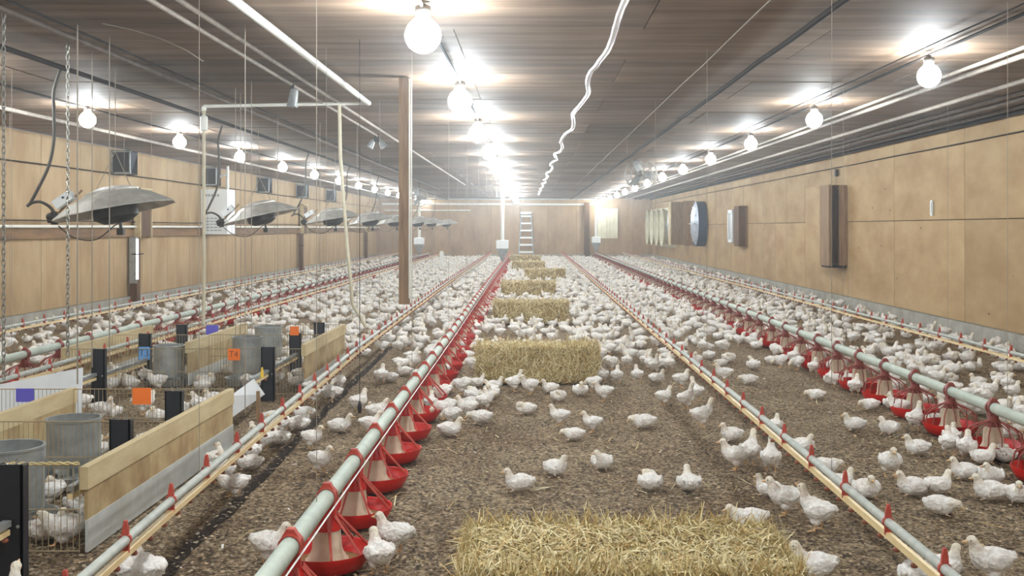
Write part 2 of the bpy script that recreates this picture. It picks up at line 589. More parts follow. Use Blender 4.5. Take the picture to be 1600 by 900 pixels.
run_y('water_pipe', -2.04, ZP - .01, .014, YB, 14, 'pale_pipe', 'slimmest white ceiling pipe carrying the small floodlight', 'pipe')
run_y('water_pipe', -5.42, ZP, .022, YB, 44.9, 'pale_pipe', 'white pipe behind the bulbs along the left-hand side', 'pipe')
run_y('wall_pipe', XL + .075, 1.318, .02, YB, 44.9, 'white_pvc', 'white pipe lying on the brown timber rail of the left-hand wall', 'pipe')
run_y('wall_cable', XL + .06, 1.40, .008, YB, 44.9, 'cable', 'thin dark cable just above the white pipe on the left-hand wall', 'cable', wob=.008, seed=6)
run_y('wall_cable', XL + .04, 2.16, .008, YB, 44.9, 'cable', 'thin dark cable along the upper part of the left-hand wall', 'cable', wob=.01, seed=7)
run_y('wall_cable', XR - .035, 2.32, .007, YB, 44.9, 'cable', 'thin control cable along the upper part of the right-hand wall', 'cable', wob=.006, seed=8)

# silver flexible conduit, wavy
pts = []
for i in range(190):
    t = i / 189
    y = 3.5 + 36 * t
    amp = .012 if y < 8 else .035
    x = .545 - .0075 * y + .012 + amp * math.sin(y * 2.1 + .6 * math.sin(y * .7))
    pts.append((x, y, ZP - .02 + .014 * math.sin(y * 3.3 + 1)))
mb = MB()
rs = [.021 if i % 2 else .0185 for i in range(len(pts))]
mb.tube(pts, rs, 8)
wthing('flexible_conduit', mb, 'foil', pts[0], 'shiny silver flexible conduit snaking along the middle of the ceiling', 'conduit', smooth=True)

# pipes on the far wall
wthing('wall_pipe', MB().tube([(-6.4, YF - .08, 2.33), (2.75, YF - .08, 2.30)], .045, 8), 'white_pvc', (-6.4, YF - .08, 2.33), 'white pipe running across the top of the far end wall', 'pipe', smooth=True)
wthing('wall_pipe', MB().tube([(-4.6, YF - .3, 2.52), (3.0, YF - .3, 2.52)], .03, 8), 'grey_pipe', (-4.6, YF - .3, 2.52), 'grey pipe across the ceiling in front of the far end wall', 'pipe', smooth=True)
wthing('wall_pipe', MB().tube([(-6.3, YF - .08, 2.05), (-2.6, YF - .08, 2.05)], .03, 8), 'white_pvc', (-6.3, YF - .08, 2.05), 'short pale pipe low on the far wall behind the farthest heaters', 'pipe', smooth=True)


# ------------------------------------------------------------------ bulbs on their cables
def bulb_meshes(r):
    b = MB()
    prof = [(.002, -r)] + [(r * math.sin(PI * i / 12), -r * math.cos(PI * i / 12)) for i in range(1, 10)] + [(r * .42, r * .95), (r * .36, r * 1.25)]
    b.lathe(prof, 14)
    s = MB()
    s.lathe([(r * .36, r * 1.2), (r * .46, r * 1.25), (r * .46, r * 1.6), (r * .2, r * 1.72), (.004, r * 1.75)], 12)
    return b.mesh('globe', 'bulb', True), s.mesh('socket', 'dark_met', True)


def bulb_row(x, zb, ys, r, rowname, cable_label):
    gm, sm = bulb_meshes(r)
    zc = ZC - .012
    zcable = zb + r * 1.75
    pts = []
    y = YB
    while y < 44.9:
        pts.append((x + random.uniform(-.006, .006), y, min(zc - .012, zcable + .012 + random.uniform(-.006, .006)))); y += 1.5
    wthing('lamp_cable', MB().tube(pts, .011, 6), 'cable', pts[0], cable_label, 'cable', smooth=True)
    names = ['first', 'second', 'third', 'fourth', 'fifth', 'sixth', 'seventh', 'eighth', 'ninth', 'tenth', 'eleventh', 'twelfth', 'thirteenth', 'fourteenth', 'fifteenth']
    vis = 0
    for y in ys:
        px = CX + x / y * F if y > .5 else -1
        py = CY - (zb - H) / y * F if y > .5 else -1
        seen = 0 <= px <= 1600 and -20 <= py <= 900
        if seen:
            lab = 'glowing white bulb, %s from the camera in %s' % (names[vis], rowname); vis += 1
        else:
            lab = 'white bulb of %s, %s' % (rowname, 'behind the camera' if y < .5 else 'out of view')
        e = empty('light_bulb', (x, y, zb), label=lab, cat='bulb', group='bulbs in ' + rowname)
        link('globe', gm, e)
        link('socket', sm, e)


bulb_row(2.87, 2.395, [7.55 + 3.06 * k for k in range(-3, 13)], .082, 'the row over the right-hand side', 'black lamp cable over the right-hand side of the house')
bulb_row(-4.6, 2.42, [10.85 + 2.84 * k for k in range(-4, 13)], .082, 'the row over the left-hand side', 'black lamp cable over the left-hand side of the house')
bulb_row(-.61, 2.385, [5.9 + 3.06 * k for k in range(-2, 13)], .102, 'the middle row', 'black lamp cable along the middle of the ceiling')


# ------------------------------------------------------------------ drinker lines
NEAR_CLIP, NEAR_CUP = 15.0, 8.0
CORD = MB().tube([(0, 0, 0), (0, 0, ZC - .30)], .0014, 4).mesh('hanging_cord', 'cord')


def clip_mb():
    b = MB()
    b.lathe([(.0165, -.006), (.0205, -.006), (.0205, .006), (.0165, .006)], 10, rot=Matrix.Rotation(PI / 2, 3, 'X'), close=True)      # ring round the pipe
    b.prism([(-.011, .014), (.011, .014), (.009, .040), (.005, .062), (-.004, .062), (-.009, .036)], 'y', -.006, .006)
    b.box((0, 0, -.028), (.024, .011, .03))
    return b


def cup_mb():
    b = MB()
    b.lathe([(.004, .016), (.004, -.002), (.011, -.004), (.013, -.012), (.009, -.017), (.002, -.018)], 8)
    return b


clip_me = clip_mb().mesh('clip', 'red_dull')
cup_me = cup_mb().mesh('drip_cup', 'red_cup', True)


def drinker_line(xf, y0, y1, z, label, spacing=.495, phase=0.0, cup_from=None, group=None):
    base = Vector((xf(y0), y0, 0))
    root = empty('drinker_line', base, label=label, cat='drinker line', group=group or 'long drinker lines')
    ys = [y0 + (y1 - y0) * i / 24 for i in range(25)]
    rg = random.Random(int(y0 * 10 + xf(5) * 100))
    sag = [rg.uniform(-.004, .004) for _ in ys]
    wpart('support_pipe', MB().tube([(xf(y), y, z + .012 + s) for y, s in zip(ys, sag)], .0165, 10), 'grey_pipe', root, True)
    wpart('water_pipe', MB().tube([(xf(y), y, z - .032 + s) for y, s in zip(ys, sag)], .0145, 4, phase=PI / 4), 'cream', root)
    far_clip, far_cup = MB(), MB()
    k = 0
    y = y0 + phase
    while y < y1:
        p = Vector((xf(y), y, z + .012))
        if y < NEAR_CLIP and len(root.children) < 200:
            link('clip', clip_me, root, p - base)
        else:
            far_clip.merge(CLIP, Matrix.Translation(p))
        for j in range(3):
            yy = y + .0825 + .165 * j
            q = Vector((xf(yy), yy, z - .048))
            if yy < NEAR_CUP:
                link('drip_cup', cup_me, root, q - base)
            elif yy < 24:
                far_cup.merge(CUP, Matrix.Translation(q))
        y += spacing
    if far_clip.v:
        tag(wpart('clips_beyond', far_clip, 'red_dull', root), kind='stuff')
    if far_cup.v:
        tag(wpart('drip_cups_beyond', far_cup, 'red_cup', root), kind='stuff')
    # cords that hold it up
    y = y0 + 2.2
    while y < min(y1, 40):
        if not (abs(xf(y) + 3.2) < .5 and any(abs(y - hy) < .5 for hy in (8.05, 12.4, 16.9, 20.8, 24.6, 29.6, 33.5, 39.5))):
            link('hanging_cord', CORD, root, Vector((xf(y), y, z + .02)) - base)
        y += 3.05
    return root


CLIP, CUP = clip_mb(), cup_mb()
drinker_line(lineC, 2.1, 43.0, .27, 'grey and cream drinker line with red clips running beside the wire pens', phase=.33)
drinker_line(lineB, 2.1, 43.0, .27, 'grey and cream drinker line with red clips just past the straw bales', phase=(1.235 * F / 646.0 - 2.1) % .495)
drinker_line(lambda y: 3.96 - .004 * y, 4.6, 43.5, .27, 'drinker line with red clips closest to the right-hand plywood wall')
drinker_line(lambda y: -3.52 - .002 * y, 6.2, 43.5, .27, 'drinker line running close beside the feeder line behind the wire pens')
drinker_line(lambda y: -5.36 - .002 * y, 8.6, 43.5, .27, 'drinker line closest to the left-hand plywood wall')


# ------------------------------------------------------------------ feeder lines with pans
ZT = .273


def dish_mb():
    b = MB()
    b.lathe([(.002, .004), (.095, .004), (.13, .018), (.152, .052), (.160, .074), (.168, .076), (.168, .068), (.158, .044), (.14, .012), (.10, -.004), (.002, -.006)], 28)
    return b


def cone_mb():
    b = MB()
    b.lathe([(.105, .022), (.070, .045), (.058, .075), (.050, .168), (.044, .168), (.05, .08), (.09, .022)], 18)
    return b


def spokes_mb(style):
    b = MB()
    if style == 'spider':
        for i in range(14):
            a = 2 * PI * i / 14 + .1
            c, s = math.cos(a), math.sin(a)
            b.tube([(c * .036, s * .036, .196), (c * .118, s * .118, .158), (c * .148, s * .148, .134), (c * .160, s * .160, .074)], .0042, 4, caps=False)
        b.lathe([(.038, .190), (.044, .196), (.038, .202), (.032, .196)], 16, close=True)
    else:
        for i in range(8):
            a = 2 * PI * i / 8 + .25
            c, s = math.cos(a), math.sin(a)
            b.tube([(c * .038, s * .038, .205), (c * .062, s * .062, .178), (c * .160, s * .160, .074)], [.009, .0065, .0045], 4, caps=False)
    return b


def hood_mb(style='arm'):
    b = MB()
    if style == 'spider':
        b.lathe([(.050, .166), (.040, .182), (.036, .205), (.030, .212), (.028, .25), (.002, .252)], 16)
    else:
        b.lathe([(.054, .150), (.050, .172), (.036, .205), (.030, .250), (.002, .252)], 16)
    return b


def bracket_mb():
    b = MB()
    for dy in (-.016, .016):
        b.lathe([(.034, -.009), (.039, -.009), (.039, .009), (.034, .009)], 14, c=(0, dy, ZT), rot=Matrix.Rotation(PI / 2, 3, 'X'), close=True)
    b.prism([(-.034, ZT + .018), (.034, ZT + .018), (.012, ZT + .054), (-.012, ZT + .054)], 'y', -.014, .014)
    b.box((0, 0, ZT - .03), (.05, .05, .03))
    return b


pan_meshes = {}
for st, red in (('arm', 'red_dull'), ('spider', 'spoke')):
    pan_meshes[st] = dict(
        dish=dish_mb().mesh('feed_pan', 'red', True),
        cone=cone_mb().mesh('feed_cone', 'cone', True),
        grill=spokes_mb(st).mesh('grill', red, True),
        hood=hood_mb(st).mesh('hood', 'spoke' if st == 'spider' else 'red', True),
        bracket=bracket_mb().mesh('bracket', 'red_dull' if st == 'arm' else 'spoke', True),
        feed=MB().lathe([(.13, .028), (.09, .036), (.04, .04)], 20).mesh('feed', 'feed', True))
    for me in pan_meshes[st].values(): smooth_angle(me, 45)
    q = MB()
    q.merge(dish_mb(), mi=0); q.merge(cone_mb(), mi=1); q.merge(spokes_mb(st), mi=2); q.merge(hood_mb(st), mi=2); q.merge(bracket_mb(), mi=2)
    pan_meshes[st]['all'] = q.mesh('feed_pan', ['red', 'cone', red], True)

FEED_XY = []


def feeder_line(xf, y0, y1, first, style, label, ndetail=16):
    base = Vector((xf(y0), y0, 0))
    root = empty('feeder_line', base, label=label, cat='feeder line', group='auger feeder lines')
    ys = [y0 + (y1 - y0) * i / 20 for i in range(21)]
    wpart('auger_tube', MB().tube([(xf(y), y, ZT) for y in ys], .032, 12), 'feed_tube', root, True)
    wpart('guard_rail', MB().tube([(xf(y) + (.030 if xf(5) > -2 and xf(5) < 1 else -.0), y, ZT - .034) for y in ys], .004, 4), 'white_pvc', root)
    y, i = first, 0
    pm = pan_meshes[style]
    while y < y1:
        p = Vector((xf(y), y, 0)) - base
        FEED_XY.append((xf(y), y))
        if i < ndetail:
            d = link('feed_pan', pm['dish'], root, p, (0, 0, random.uniform(0, .5)))
            for n_, k_ in (('feed_cone', 'cone'), ('grill', 'grill'), ('hood', 'hood'), ('feed', 'feed')):
                link(n_, pm[k_], d)
            link('bracket', pm['bracket'], d, rot=(0, 0, -d.rotation_euler.z))
        else:
            link('feed_pan', pm['all'], root, p)
        y += .61; i += 1
    y = y0 + 1.5
    while y < min(y1, 40):
        link('hanging_cord', CORD, root, Vector((xf(y), y, ZT + .01)) - base)
        y += 3.05
    return root


feeder_line(lineA, 2.3, 43.2, 4.0 - .61 * 2, 'arm', 'feeder line of bright red pans running down the middle beside the straw bales', 18)
feeder_line(lambda y: 2.64, 4.3, 43.2, 2.64 * F / 655.0 - .61 * 3, 'spider', 'feeder line of dark red pans with spidery grills between two right-hand drinker lines', 18)
feeder_line(lambda y: -4.12, 6.8, 42.0, 7.3, 'spider', 'feeder line of red pans passing behind the wire pens', 14)


# feed hoppers at the far end of each line
def hopper(x, y, ztop, label):
    e = empty('feed_hopper', (x, y, 0), label=label, cat='hopper', group='feed hoppers at the end wall')
    b = MB().tube([(0, 0, .93), (0, 0, ztop)], .055, 12)
    obj('drop_pipe', b, 'white_pvc', e, True)
    b = MB().lathe([(.18, .70), (.25, .70), (.25, .93), (.06, .95)], 4, rot=Matrix.Rotation(PI / 4, 3, 'Z'))
    obj('hopper_box', b, 'white_met', e)
    b = MB().lathe([(.245, .70), (.045, ZT + .06), (.045, ZT)], 4, rot=Matrix.Rotation(PI / 4, 3, 'Z'))
    obj('funnel', b, 'galv', e)


hopper(lineA(31), 30.5, ZC - .05, 'white feed hopper with funnel at the end of the middle feeder line')
hopper(2.64, 42.6, ZC - .05, 'white feed hopper with funnel near the pale shutter on the end wall')
hopper(-4.12, 38.5, ZC - .05, 'white feed hopper seen beyond the hanging wooden post')


# ------------------------------------------------------------------ straw bales
def straw_mb(rg, n, L, Dp, Hh, lmin=.05, lmax=.15, wd=.0032, spread=.012, faces=('top', 'front', 'left', 'right', 'back')):
    b = MB()
    area = {'top': L * Dp, 'front': L * Hh, 'back': L * Hh, 'left': Dp * Hh, 'right': Dp * Hh}
    tot = sum(area[f] for f in faces)
    for f in faces:
        for _ in range(int(n * area[f] / tot)):
            u, v = rg.uniform(-.5, .5), rg.uniform(-.5, .5)
            if f == 'top':
                p = Vector((u * L, v * Dp, Hh)); nrm = Vector((0, 0, 1)); a1, a2 = Vector((1, 0, 0)), Vector((0, 1, 0))
            elif f in ('front', 'back'):
                s = -1 if f == 'front' else 1
                p = Vector((u * L, s * Dp / 2, (v + .5) * Hh)); nrm = Vector((0, s, 0)); a1, a2 = Vector((1, 0, 0)), Vector((0, 0, 1))
            else:
                s = -1 if f == 'left' else 1
                p = Vector((s * L / 2, u * Dp, (v + .5) * Hh)); nrm = Vector((s, 0, 0)); a1, a2 = Vector((0, 1, 0)), Vector((0, 0, 1))
            th = rg.uniform(0, 2 * PI) if f == 'top' else rg.gauss(PI / 2, .75)
            d = a1 * math.cos(th) + a2 * math.sin(th) + nrm * rg.uniform(-.12, .42 if f == 'top' else .22)
            d.normalize()
            ln = rg.uniform(lmin, lmax)
            p = p + nrm * rg.uniform(-.004, spread)
            m = p + d * ln * .5 + nrm * rg.uniform(-.006, .016)
            q = p + d * ln + nrm * rg.uniform(-.02, .008)
            side = d.cross(nrm + Vector((rg.uniform(-.6, .6), rg.uniform(-.6, .6), rg.uniform(-.6, .6))))
            if side.length < 1e-4: continue
            side.normalize(); side *= wd * rg.uniform(.6, 1.4) * .5
            pts = [p - side, p + side, m - side, m + side, q - side * .5, q + side * .5]
            if min(z.z for z in pts) < .004:
                for z in pts: z.z = max(z.z, .004)
            b.add(pts, [(0, 1, 3, 2), (2, 3, 5, 4)], rg.choice((0, 0, 1, 1, 2, 2, 3)))
    return b


def bale(x, y, L, Dp, Hh, n, label, rz=0.0, wd=.0032, seed=1):
    rg = random.Random(seed)
    e = empty('straw_bale', (x, y, 0), (0, 0, rz), label, 'straw bale', 'straw bales in a row down the house')
    # packed core: lumpy rounded block
    nx, ny, nz = 16, 8, 6
    bm = bmesh.new()
    bmesh.ops.create_cube(bm, size=1.0)
    bmesh.ops.subdivide_edges(bm, edges=bm.edges[:], cuts=9, use_grid_fill=True)
    for v in bm.verts:
        p = Vector((v.co.x * L, v.co.y * Dp, (v.co.z + .5) * Hh))
        ex, ey, ez = abs(v.co.x) * 2, abs(v.co.y) * 2, max(0, v.co.z * 2)
        r = max(0, ex ** 8 + ey ** 8 + ez ** 8 - 1) * .022
        n_ = mnoise.noise((p.x * 9 + seed, p.y * 9, p.z * 9)) * .012
        dirv = Vector((v.co.x, v.co.y, v.co.z * .7)).normalized()
        p += dirv * (n_ - r - .01)
        p.z = max(0.0, p.z)
        v.co = p
    me = bpy.data.meshes.new('packed_core'); bm.to_mesh(me); bm.free()
    me.materials.append(M['straw_core'])
    me.polygons.foreach_set('use_smooth', [True] * len(me.polygons))
    link('packed_core', me, e)
    s = straw_mb(rg, n, L - .02, Dp - .02, Hh - .01, wd=wd, lmin=.03, lmax=.10)
    me = bpy.data.meshes.new('loose_straw'); me.from_pydata(s.v, [], s.f)
    for k in ('straw1', 'straw2', 'straw3', 'straw4'): me.materials.append(M[k])
    me.polygons.foreach_set('material_index', s.mi)
    o = link('loose_straw', me, e); tag(o, kind='stuff')
    return e


BALES = [(.29, 3.27, 1.0, .5, .30, 20000, 'nearest straw bale, cut off by the bottom edge of the picture', .0, .0038),
         (.055, 8.93, 1.02, .46, .30, 9000, 'second straw bale from the camera, with chickens lined up along its front', .02, .005),
         (-.005, 14.3, 1.02, .46, .30, 3500, 'third straw bale from the camera', 0, .007),
         (-.05, 19.5, 1.0, .46, .30, 2000, 'fourth straw bale from the camera', 0, .009),
         (.33, 25.2, .98, .46, .31, 1200, 'fifth straw bale from the camera, set further right than its neighbours', 0, .012),
         (-.08, 31.0, .98, .46, .31, 900, 'sixth straw bale from the camera', 0, .013),
         (-.22, 37.0, 1.1, .46, .33, 700, 'farthest straw bale in front of the ladder', 0, .014)]
for i, (x, y, L, Dp, Hh, n, lab, rz, wd) in enumerate(BALES):
    bale(x, y, L, Dp, Hh, n, lab, rz, wd, i + 1)


# ------------------------------------------------------------------ brooder heaters hanging over the left-hand side
def smooth_path(pts, k=5):
    P_ = [Vector(p) for p in pts]
    out = []
    for i in range(len(P_) - 1):
        p0, p1, p2, p3 = P_[max(0, i - 1)], P_[i], P_[i + 1], P_[min(len(P_) - 1, i + 2)]
        for j in range(k):
            t = j / k
            out.append(.5 * ((2 * p1) + (p2 - p0) * t + (2 * p0 - 5 * p1 + 4 * p2 - p3) * t * t + (3 * p1 - p0 - 3 * p2 + p3) * t ** 3))
    return out + [P_[-1]]


def chain_mb(n, step=.032, r=.0045):
    b = MB()
    for i in range(n):
        z = -i * step
        a = i % 2
        pts = []
        for k in range(9):
            t = 2 * PI * k / 8
            u, w_ = .010 * math.cos(t), .023 * math.sin(t)
            pts.append((u if a else 0, 0 if a else u, z + w_))
        b.tube(pts, r * .8, 4, caps=False)
    return b


def make_heater():
    e = empty('brooder_heater', (0, 0, 0))
    tilt = Matrix.Rotation(math.radians(-11), 3, 'Y')
    b = MB().lathe([(.10, .165), (.14, .160), (.20, .135), (.32, .082), (.45, .0), (.455, -.010), (.445, -.008), (.31, .07), (.18, .12), (.10, .15)], 12, rot=tilt)
    b.lathe([(.002, .182), (.10, .18), (.20, .150), (.20, .134)], 12, rot=tilt)
    obj('hood', b, 'alu', e, False)
    b = MB().lathe([(.004, -.10), (.10, -.095), (.165, -.055), (.165, .07), (.004, .09)], 16, rot=tilt)
    obj('burner', b, 'dark_met', e, True)
    b = MB().box(tilt @ Vector((-.36, -.02, .15)), (.15, .09, .07), rot=Matrix.Rotation(math.radians(-34), 3, 'Y') )
    cb = obj('control_box', b, 'white_met', e)
    q = tilt @ Vector((-.345, -.068, .165))
    obj('knob', MB().tube([q, q + Vector((0, -.012, 0))], .008, 8), 'ink', cb)
    b = MB().tube([tilt @ Vector((-.44, 0, .06)), tilt @ Vector((-.22, 0, .20))], .009, 6)
    obj('bracket_arm', b, 'post', e)
    b = MB()
    c = tilt @ Vector((-.47, 0, .03))
    b.tube([c + Vector((0, 0, -.05)), c + Vector((0, 0, .05))], .028, 8)
    b.tube([c + Vector((-.05, 0, -.02)), c + Vector((.05, 0, 0))], .02, 8)
    b.ball(c + Vector((-.03, -.01, .01)), .032, 8, 6)
    obj('gas_valve', b, 'dark_met', e, True)
    b = MB().tube(smooth_path([c + Vector((0, 0, .04)), c + Vector((-.04, 0, .09)), c + Vector((-.11, 0, .125)), c + Vector((-.18, 0, .115)), c + Vector((-.21, 0, .09))]), .0125, 6)
    obj('inlet_hose', b, 'rubber', e, True)
    h0 = c + Vector((-.195, 0, .10))
    b = MB().tube(smooth_path([h0, h0 + Vector((.055, 0, .10)), h0 + Vector((.15, 0, .30)), h0 + Vector((.19, 0, .50)), h0 + Vector((.19, 0, .72)), h0 + Vector((.19, 0, .88)), (-.42, 0, 1.09)]), .0125, 6)
    obj('gas_hose', b, 'rubber', e, True)
    b = MB().tube(smooth_path([c + Vector((.03, 0, -.06)), c + Vector((.15, 0, -.15)), c + Vector((.32, 0, -.165)), (.02, -.05, -.115), (.07, 0, -.09)]), .005, 5)
    obj('pilot_wire', b, 'rubber', e, True)
    b = MB().tube([(.05, -.03, -.07), (.06, -.03, -.17)], .012, 6).box((.055, -.03, -.165), (.05, .04, .05))
    obj('sensor', b, 'dark_met', e)
    for sx in (-.16, .16):
        b = MB().tube([tilt @ Vector((sx, 0, .12)), (0, 0, .45)], .003, 4)
        obj('suspension_wire', b, 'cord', e)
    b = MB().tube([(0, 0, .45), (0, 0, 1.10)], .003, 4)
    obj('suspension_wire', b, 'cord', e)
    return e


proto = make_heater()
HY = [8.05, 12.4, 16.9, 20.8, 24.6, 29.6, 33.5, 39.5]
hl = ['largest and nearest aluminium brooder heater hood, hanging at the left edge',
      'second aluminium brooder heater from the camera, in front of the white cabinet',
      'third aluminium brooder heater from the camera',
      'fourth aluminium brooder heater from the camera',
      'fifth aluminium brooder heater from the camera, left of the hanging post',
      'sixth aluminium brooder heater from the camera, half hidden by the hanging post',
      'seventh aluminium brooder heater from the camera, just past the hanging post',
      'farthest aluminium brooder heater in the row']
for i, y in enumerate(HY):
    o = proto if i == 0 else copy_tree(proto)
    o.location = (-3.2, y, 1.435)
    o.rotation_euler = (0, math.radians([0, -2, 2, 1, 3, 0, 6, 4][i]), math.radians([0, 6, -5, 8, 0, 4, -6, 3][i]) * .3)
    tag(o, hl[i], 'heater', 'row of brooder heaters')

# ------------------------------------------------------------------ hanging post, cross pipe and drop pipes
post_top = ZC - .0
e = empty('hanging_post', (P(632, 475, 8.87).x, 8.87, .655), label='square wooden post hanging from the ceiling, sawn off above the flock', cat='post')
obj('timber', MB().box((0, 0, (post_top - .655) / 2), (.086, .086, post_top - .655)), 'post', e)
for dx in (.035, .052):
    obj('pipe_run', MB().tube([(dx + .012, -.05, .05), (dx + .012, -.05, post_top - .655)], .006, 6), 'white_pvc', e, True)

zc = 2.49
e = empty('water_manifold', (-3.19, 10.2, .30), label='white cross pipe over the pens with two drop hoses', cat='pipe')
off = Vector((-3.19, 10.2, .30))
wpart('cross_pipe', MB().tube([(-3.19, 10.2, 2.485), (-2.4, 10.2, 2.50), (-1.585, 10.2, 2.515)], .017, 8), 'white_pvc', e, True)
wpart('drop_hose', MB().tube([(-3.19, 10.2, 2.49), (-3.19, 10.2, 2.2), (-3.19, 10.2, .6), (-3.20, 10.2, .33)], .017, 8), 'hose', e, True)
wpart('drop_hose', MB().tube([(-1.87, 10.2, 2.5), (-1.86, 10.2, 2.0), (-1.80, 10.2, 1.2), (-1.74, 10.2, .55), (-1.62, 10.25, .33)], .017, 8), 'hose', e, True)
wpart('pressure_regulator', MB().lathe([(.012, 2.24), (.036, 2.25), (.036, 2.38), (.014, 2.40), (.014, 2.44), (.022, 2.45), (.022, 2.48), (.003, 2.485)], 12, c=(-3.19, 10.2, 0)), 'white_pvc', e, True)

# small ceiling floodlight and pipe bracket
e = empty('floodlight', (-2.03, 8.9, 2.36), label='small grey floodlight clamped to the slim white pipe', cat='floodlight')
obj('housing', MB().lathe([(.03, .12), (.036, .10), (.042, .0), (.05, -.03), (.04, -.035)], 12, rot=Matrix.Rotation(.15, 3, 'Y')), 'galv', e, True)
obj('lens', MB().lathe([(.045, -.032), (.002, -.034)], 12, rot=Matrix.Rotation(.15, 3, 'Y')), 'white_met', e)
obj('clamp', MB().box((0, 0, .13), (.03, .03, .06)), 'dark_met', e)
e = empty('twin_floodlight', (-2.05, 13.9, 2.44), label='small twin-headed floodlight under the slim pipe left of the post', cat='floodlight')
obj('mount', MB().box((0, 0, .05), (.07, .05, .1)), 'dark_met', e)
for s in (-1, 1):
    obj('lamp_head', MB().lathe([(.012, .06), (.035, .02), (.05, -.06), (.044, -.06)], 12, c=(s * .07, 0, -.02), rot=Matrix.Rotation(-s * .5, 3, 'Y')), 'galv', e, True)
e = empty('pipe_valve', P(480, 107, 9.0), label='cream shut-off valve between the two white ceiling pipes', cat='valve')
obj('valve_body', MB().tube([(-.05, 0, -.035), (.07, 0, .04)], .022, 10), 'cream', e, True)
obj('lever', MB().box((-.07, 0, -.05), (.05, .015, .012), rot=Matrix.Rotation(-.5, 3, 'Y')), 'cream', e)

# chains and cords
CH = chain_mb(66)
wthing('chain', MB().merge(CH), 'chain', (0, 0, 0), 'steel link chain hanging at the very left edge of the picture', 'chain').location = (-3.0, 5.95, ZC - .03)
wthing('chain', MB().merge(CH), 'chain', (0, 0, 0), 'steel link chain hanging in front of the nearest brooder heater', 'chain').location = (-3.10, 7.0, ZC - .03)


def cord(px, D, z0, label, r=.003, z1=ZC - .01, group=None):
    x = (px - CX) / F * D
    b = MB().tube([(x, D, z0), (x, D, z1)], r, 4)
    return wthing('hanging_rope', b, 'cord', (x, D, z0), label, 'cord', group)


cord(121, 6.5, .33, 'thick pale cord hanging just right of the chain by the nearest brooder', .005)
cord(144, 7.5, .30, 'pale cord hanging left of the wall post, ahead of the nearest brooder', .004)
cord(171, 6.9, .36, 'pale cord hanging over the middle of the nearest brooder hood', .004)
cord(368, 9.4, .30, 'thin cord hanging left of the second brooder burner, first of three', .003)
cord(376, 9.8, .30, 'thin cord hanging left of the second brooder burner, middle of three', .003)
cord(393, 9.0, .30, 'thin cord hanging left of the second brooder burner, last of three', .003)
cord(383, 6.4, .16, 'dark thin cord hanging down past the leaning white board', .0028)
cord(434, 11.8, .33, 'thin cord hanging through the second brooder hood', .003)
cord(500, 12.5, .33, 'thin cord hanging left of the tall cream drop hose', .003)
cord(558, 12.8, .33, 'thin cord hanging right of the tall cream drop hose', .003)
# sensor hung over the litter
e = empty('hanging_sensor', (G(562, 660).x, G(562, 660).y, .06), label='dark temperature sensor hanging on a thin wire between feeder and drinker lines', cat='sensor')
obj('probe', MB().lathe([(.003, 0), (.012, .005), (.014, .05), (.008, .08), (.003, .085)], 8), 'black', e, True)
obj('wire', MB().tube([(0, 0, .08), (0, 0, 2.5)], .0022, 4), 'cable', e)
# thin string drooping across the ceiling
pts = [(160, 0, 6.4), (205, 25, 6.6), (250, 56, 6.9), (290, 78, 7.2), (318, 96, 7.4)]
pw = [P(*p) for p in pts]
for p in pw: p.z = min(p.z, ZC - .02)
wthing('drooping_wire', MB().tube(pw, .004, 4), 'cord', pw[0], 'loose drooping wire under the dark ceiling, upper left', 'wire')


# ------------------------------------------------------------------ left wall: inlets, posts, shuttered openings, cabinet
for i, (y, l) in enumerate(((16.6, 'dark air inlet box high on the left wall, nearest of the row'), (21.1, 'dark air inlet box high on the wall behind the white cabinet'),
                            (25.3, 'dark air inlet box high on the left wall, third of the row'), (29.5, 'dark air inlet box high on the left wall, fourth of the row'),
                            (33.7, 'dark air inlet box high on the left wall, farthest of the row'))):
    e = empty('air_inlet', (XL, y, 2.14), label=l, cat='air inlet', group='air inlets on the left wall')
    b = MB()
    for c, s in (((.15, 0, .01), (.30, .3, .02)), ((.15, 0, .37), (.30, .3, .02)), ((.15, .14, .19), (.30, .02, .36)), ((.15, -.14, .19), (.30, .02, .36))):
        b.box(c, s)
    obj('duct', b, 'cable', e)
    obj('flap', MB().box((.26, 0, .19), (.015, .26, .34), rot=Matrix.Rotation(.25, 3, 'Y')), 'ink', e)
    b = MB()
    b.box((.155, -.152, .19), (.30, .006, .36))
    obj('face_plate', b, 'cable', e)
    b = MB()
    for c, s in (((.155, -.16, .02), (.31, .02, .03)), ((.155, -.16, .36), (.31, .02, .02)), ((.015, -.16, .19), (.02, .02, .36)), ((.295, -.16, .19), (.02, .02, .36))):
        b.box(c, s)
    obj('rim', b, 'galv', e)

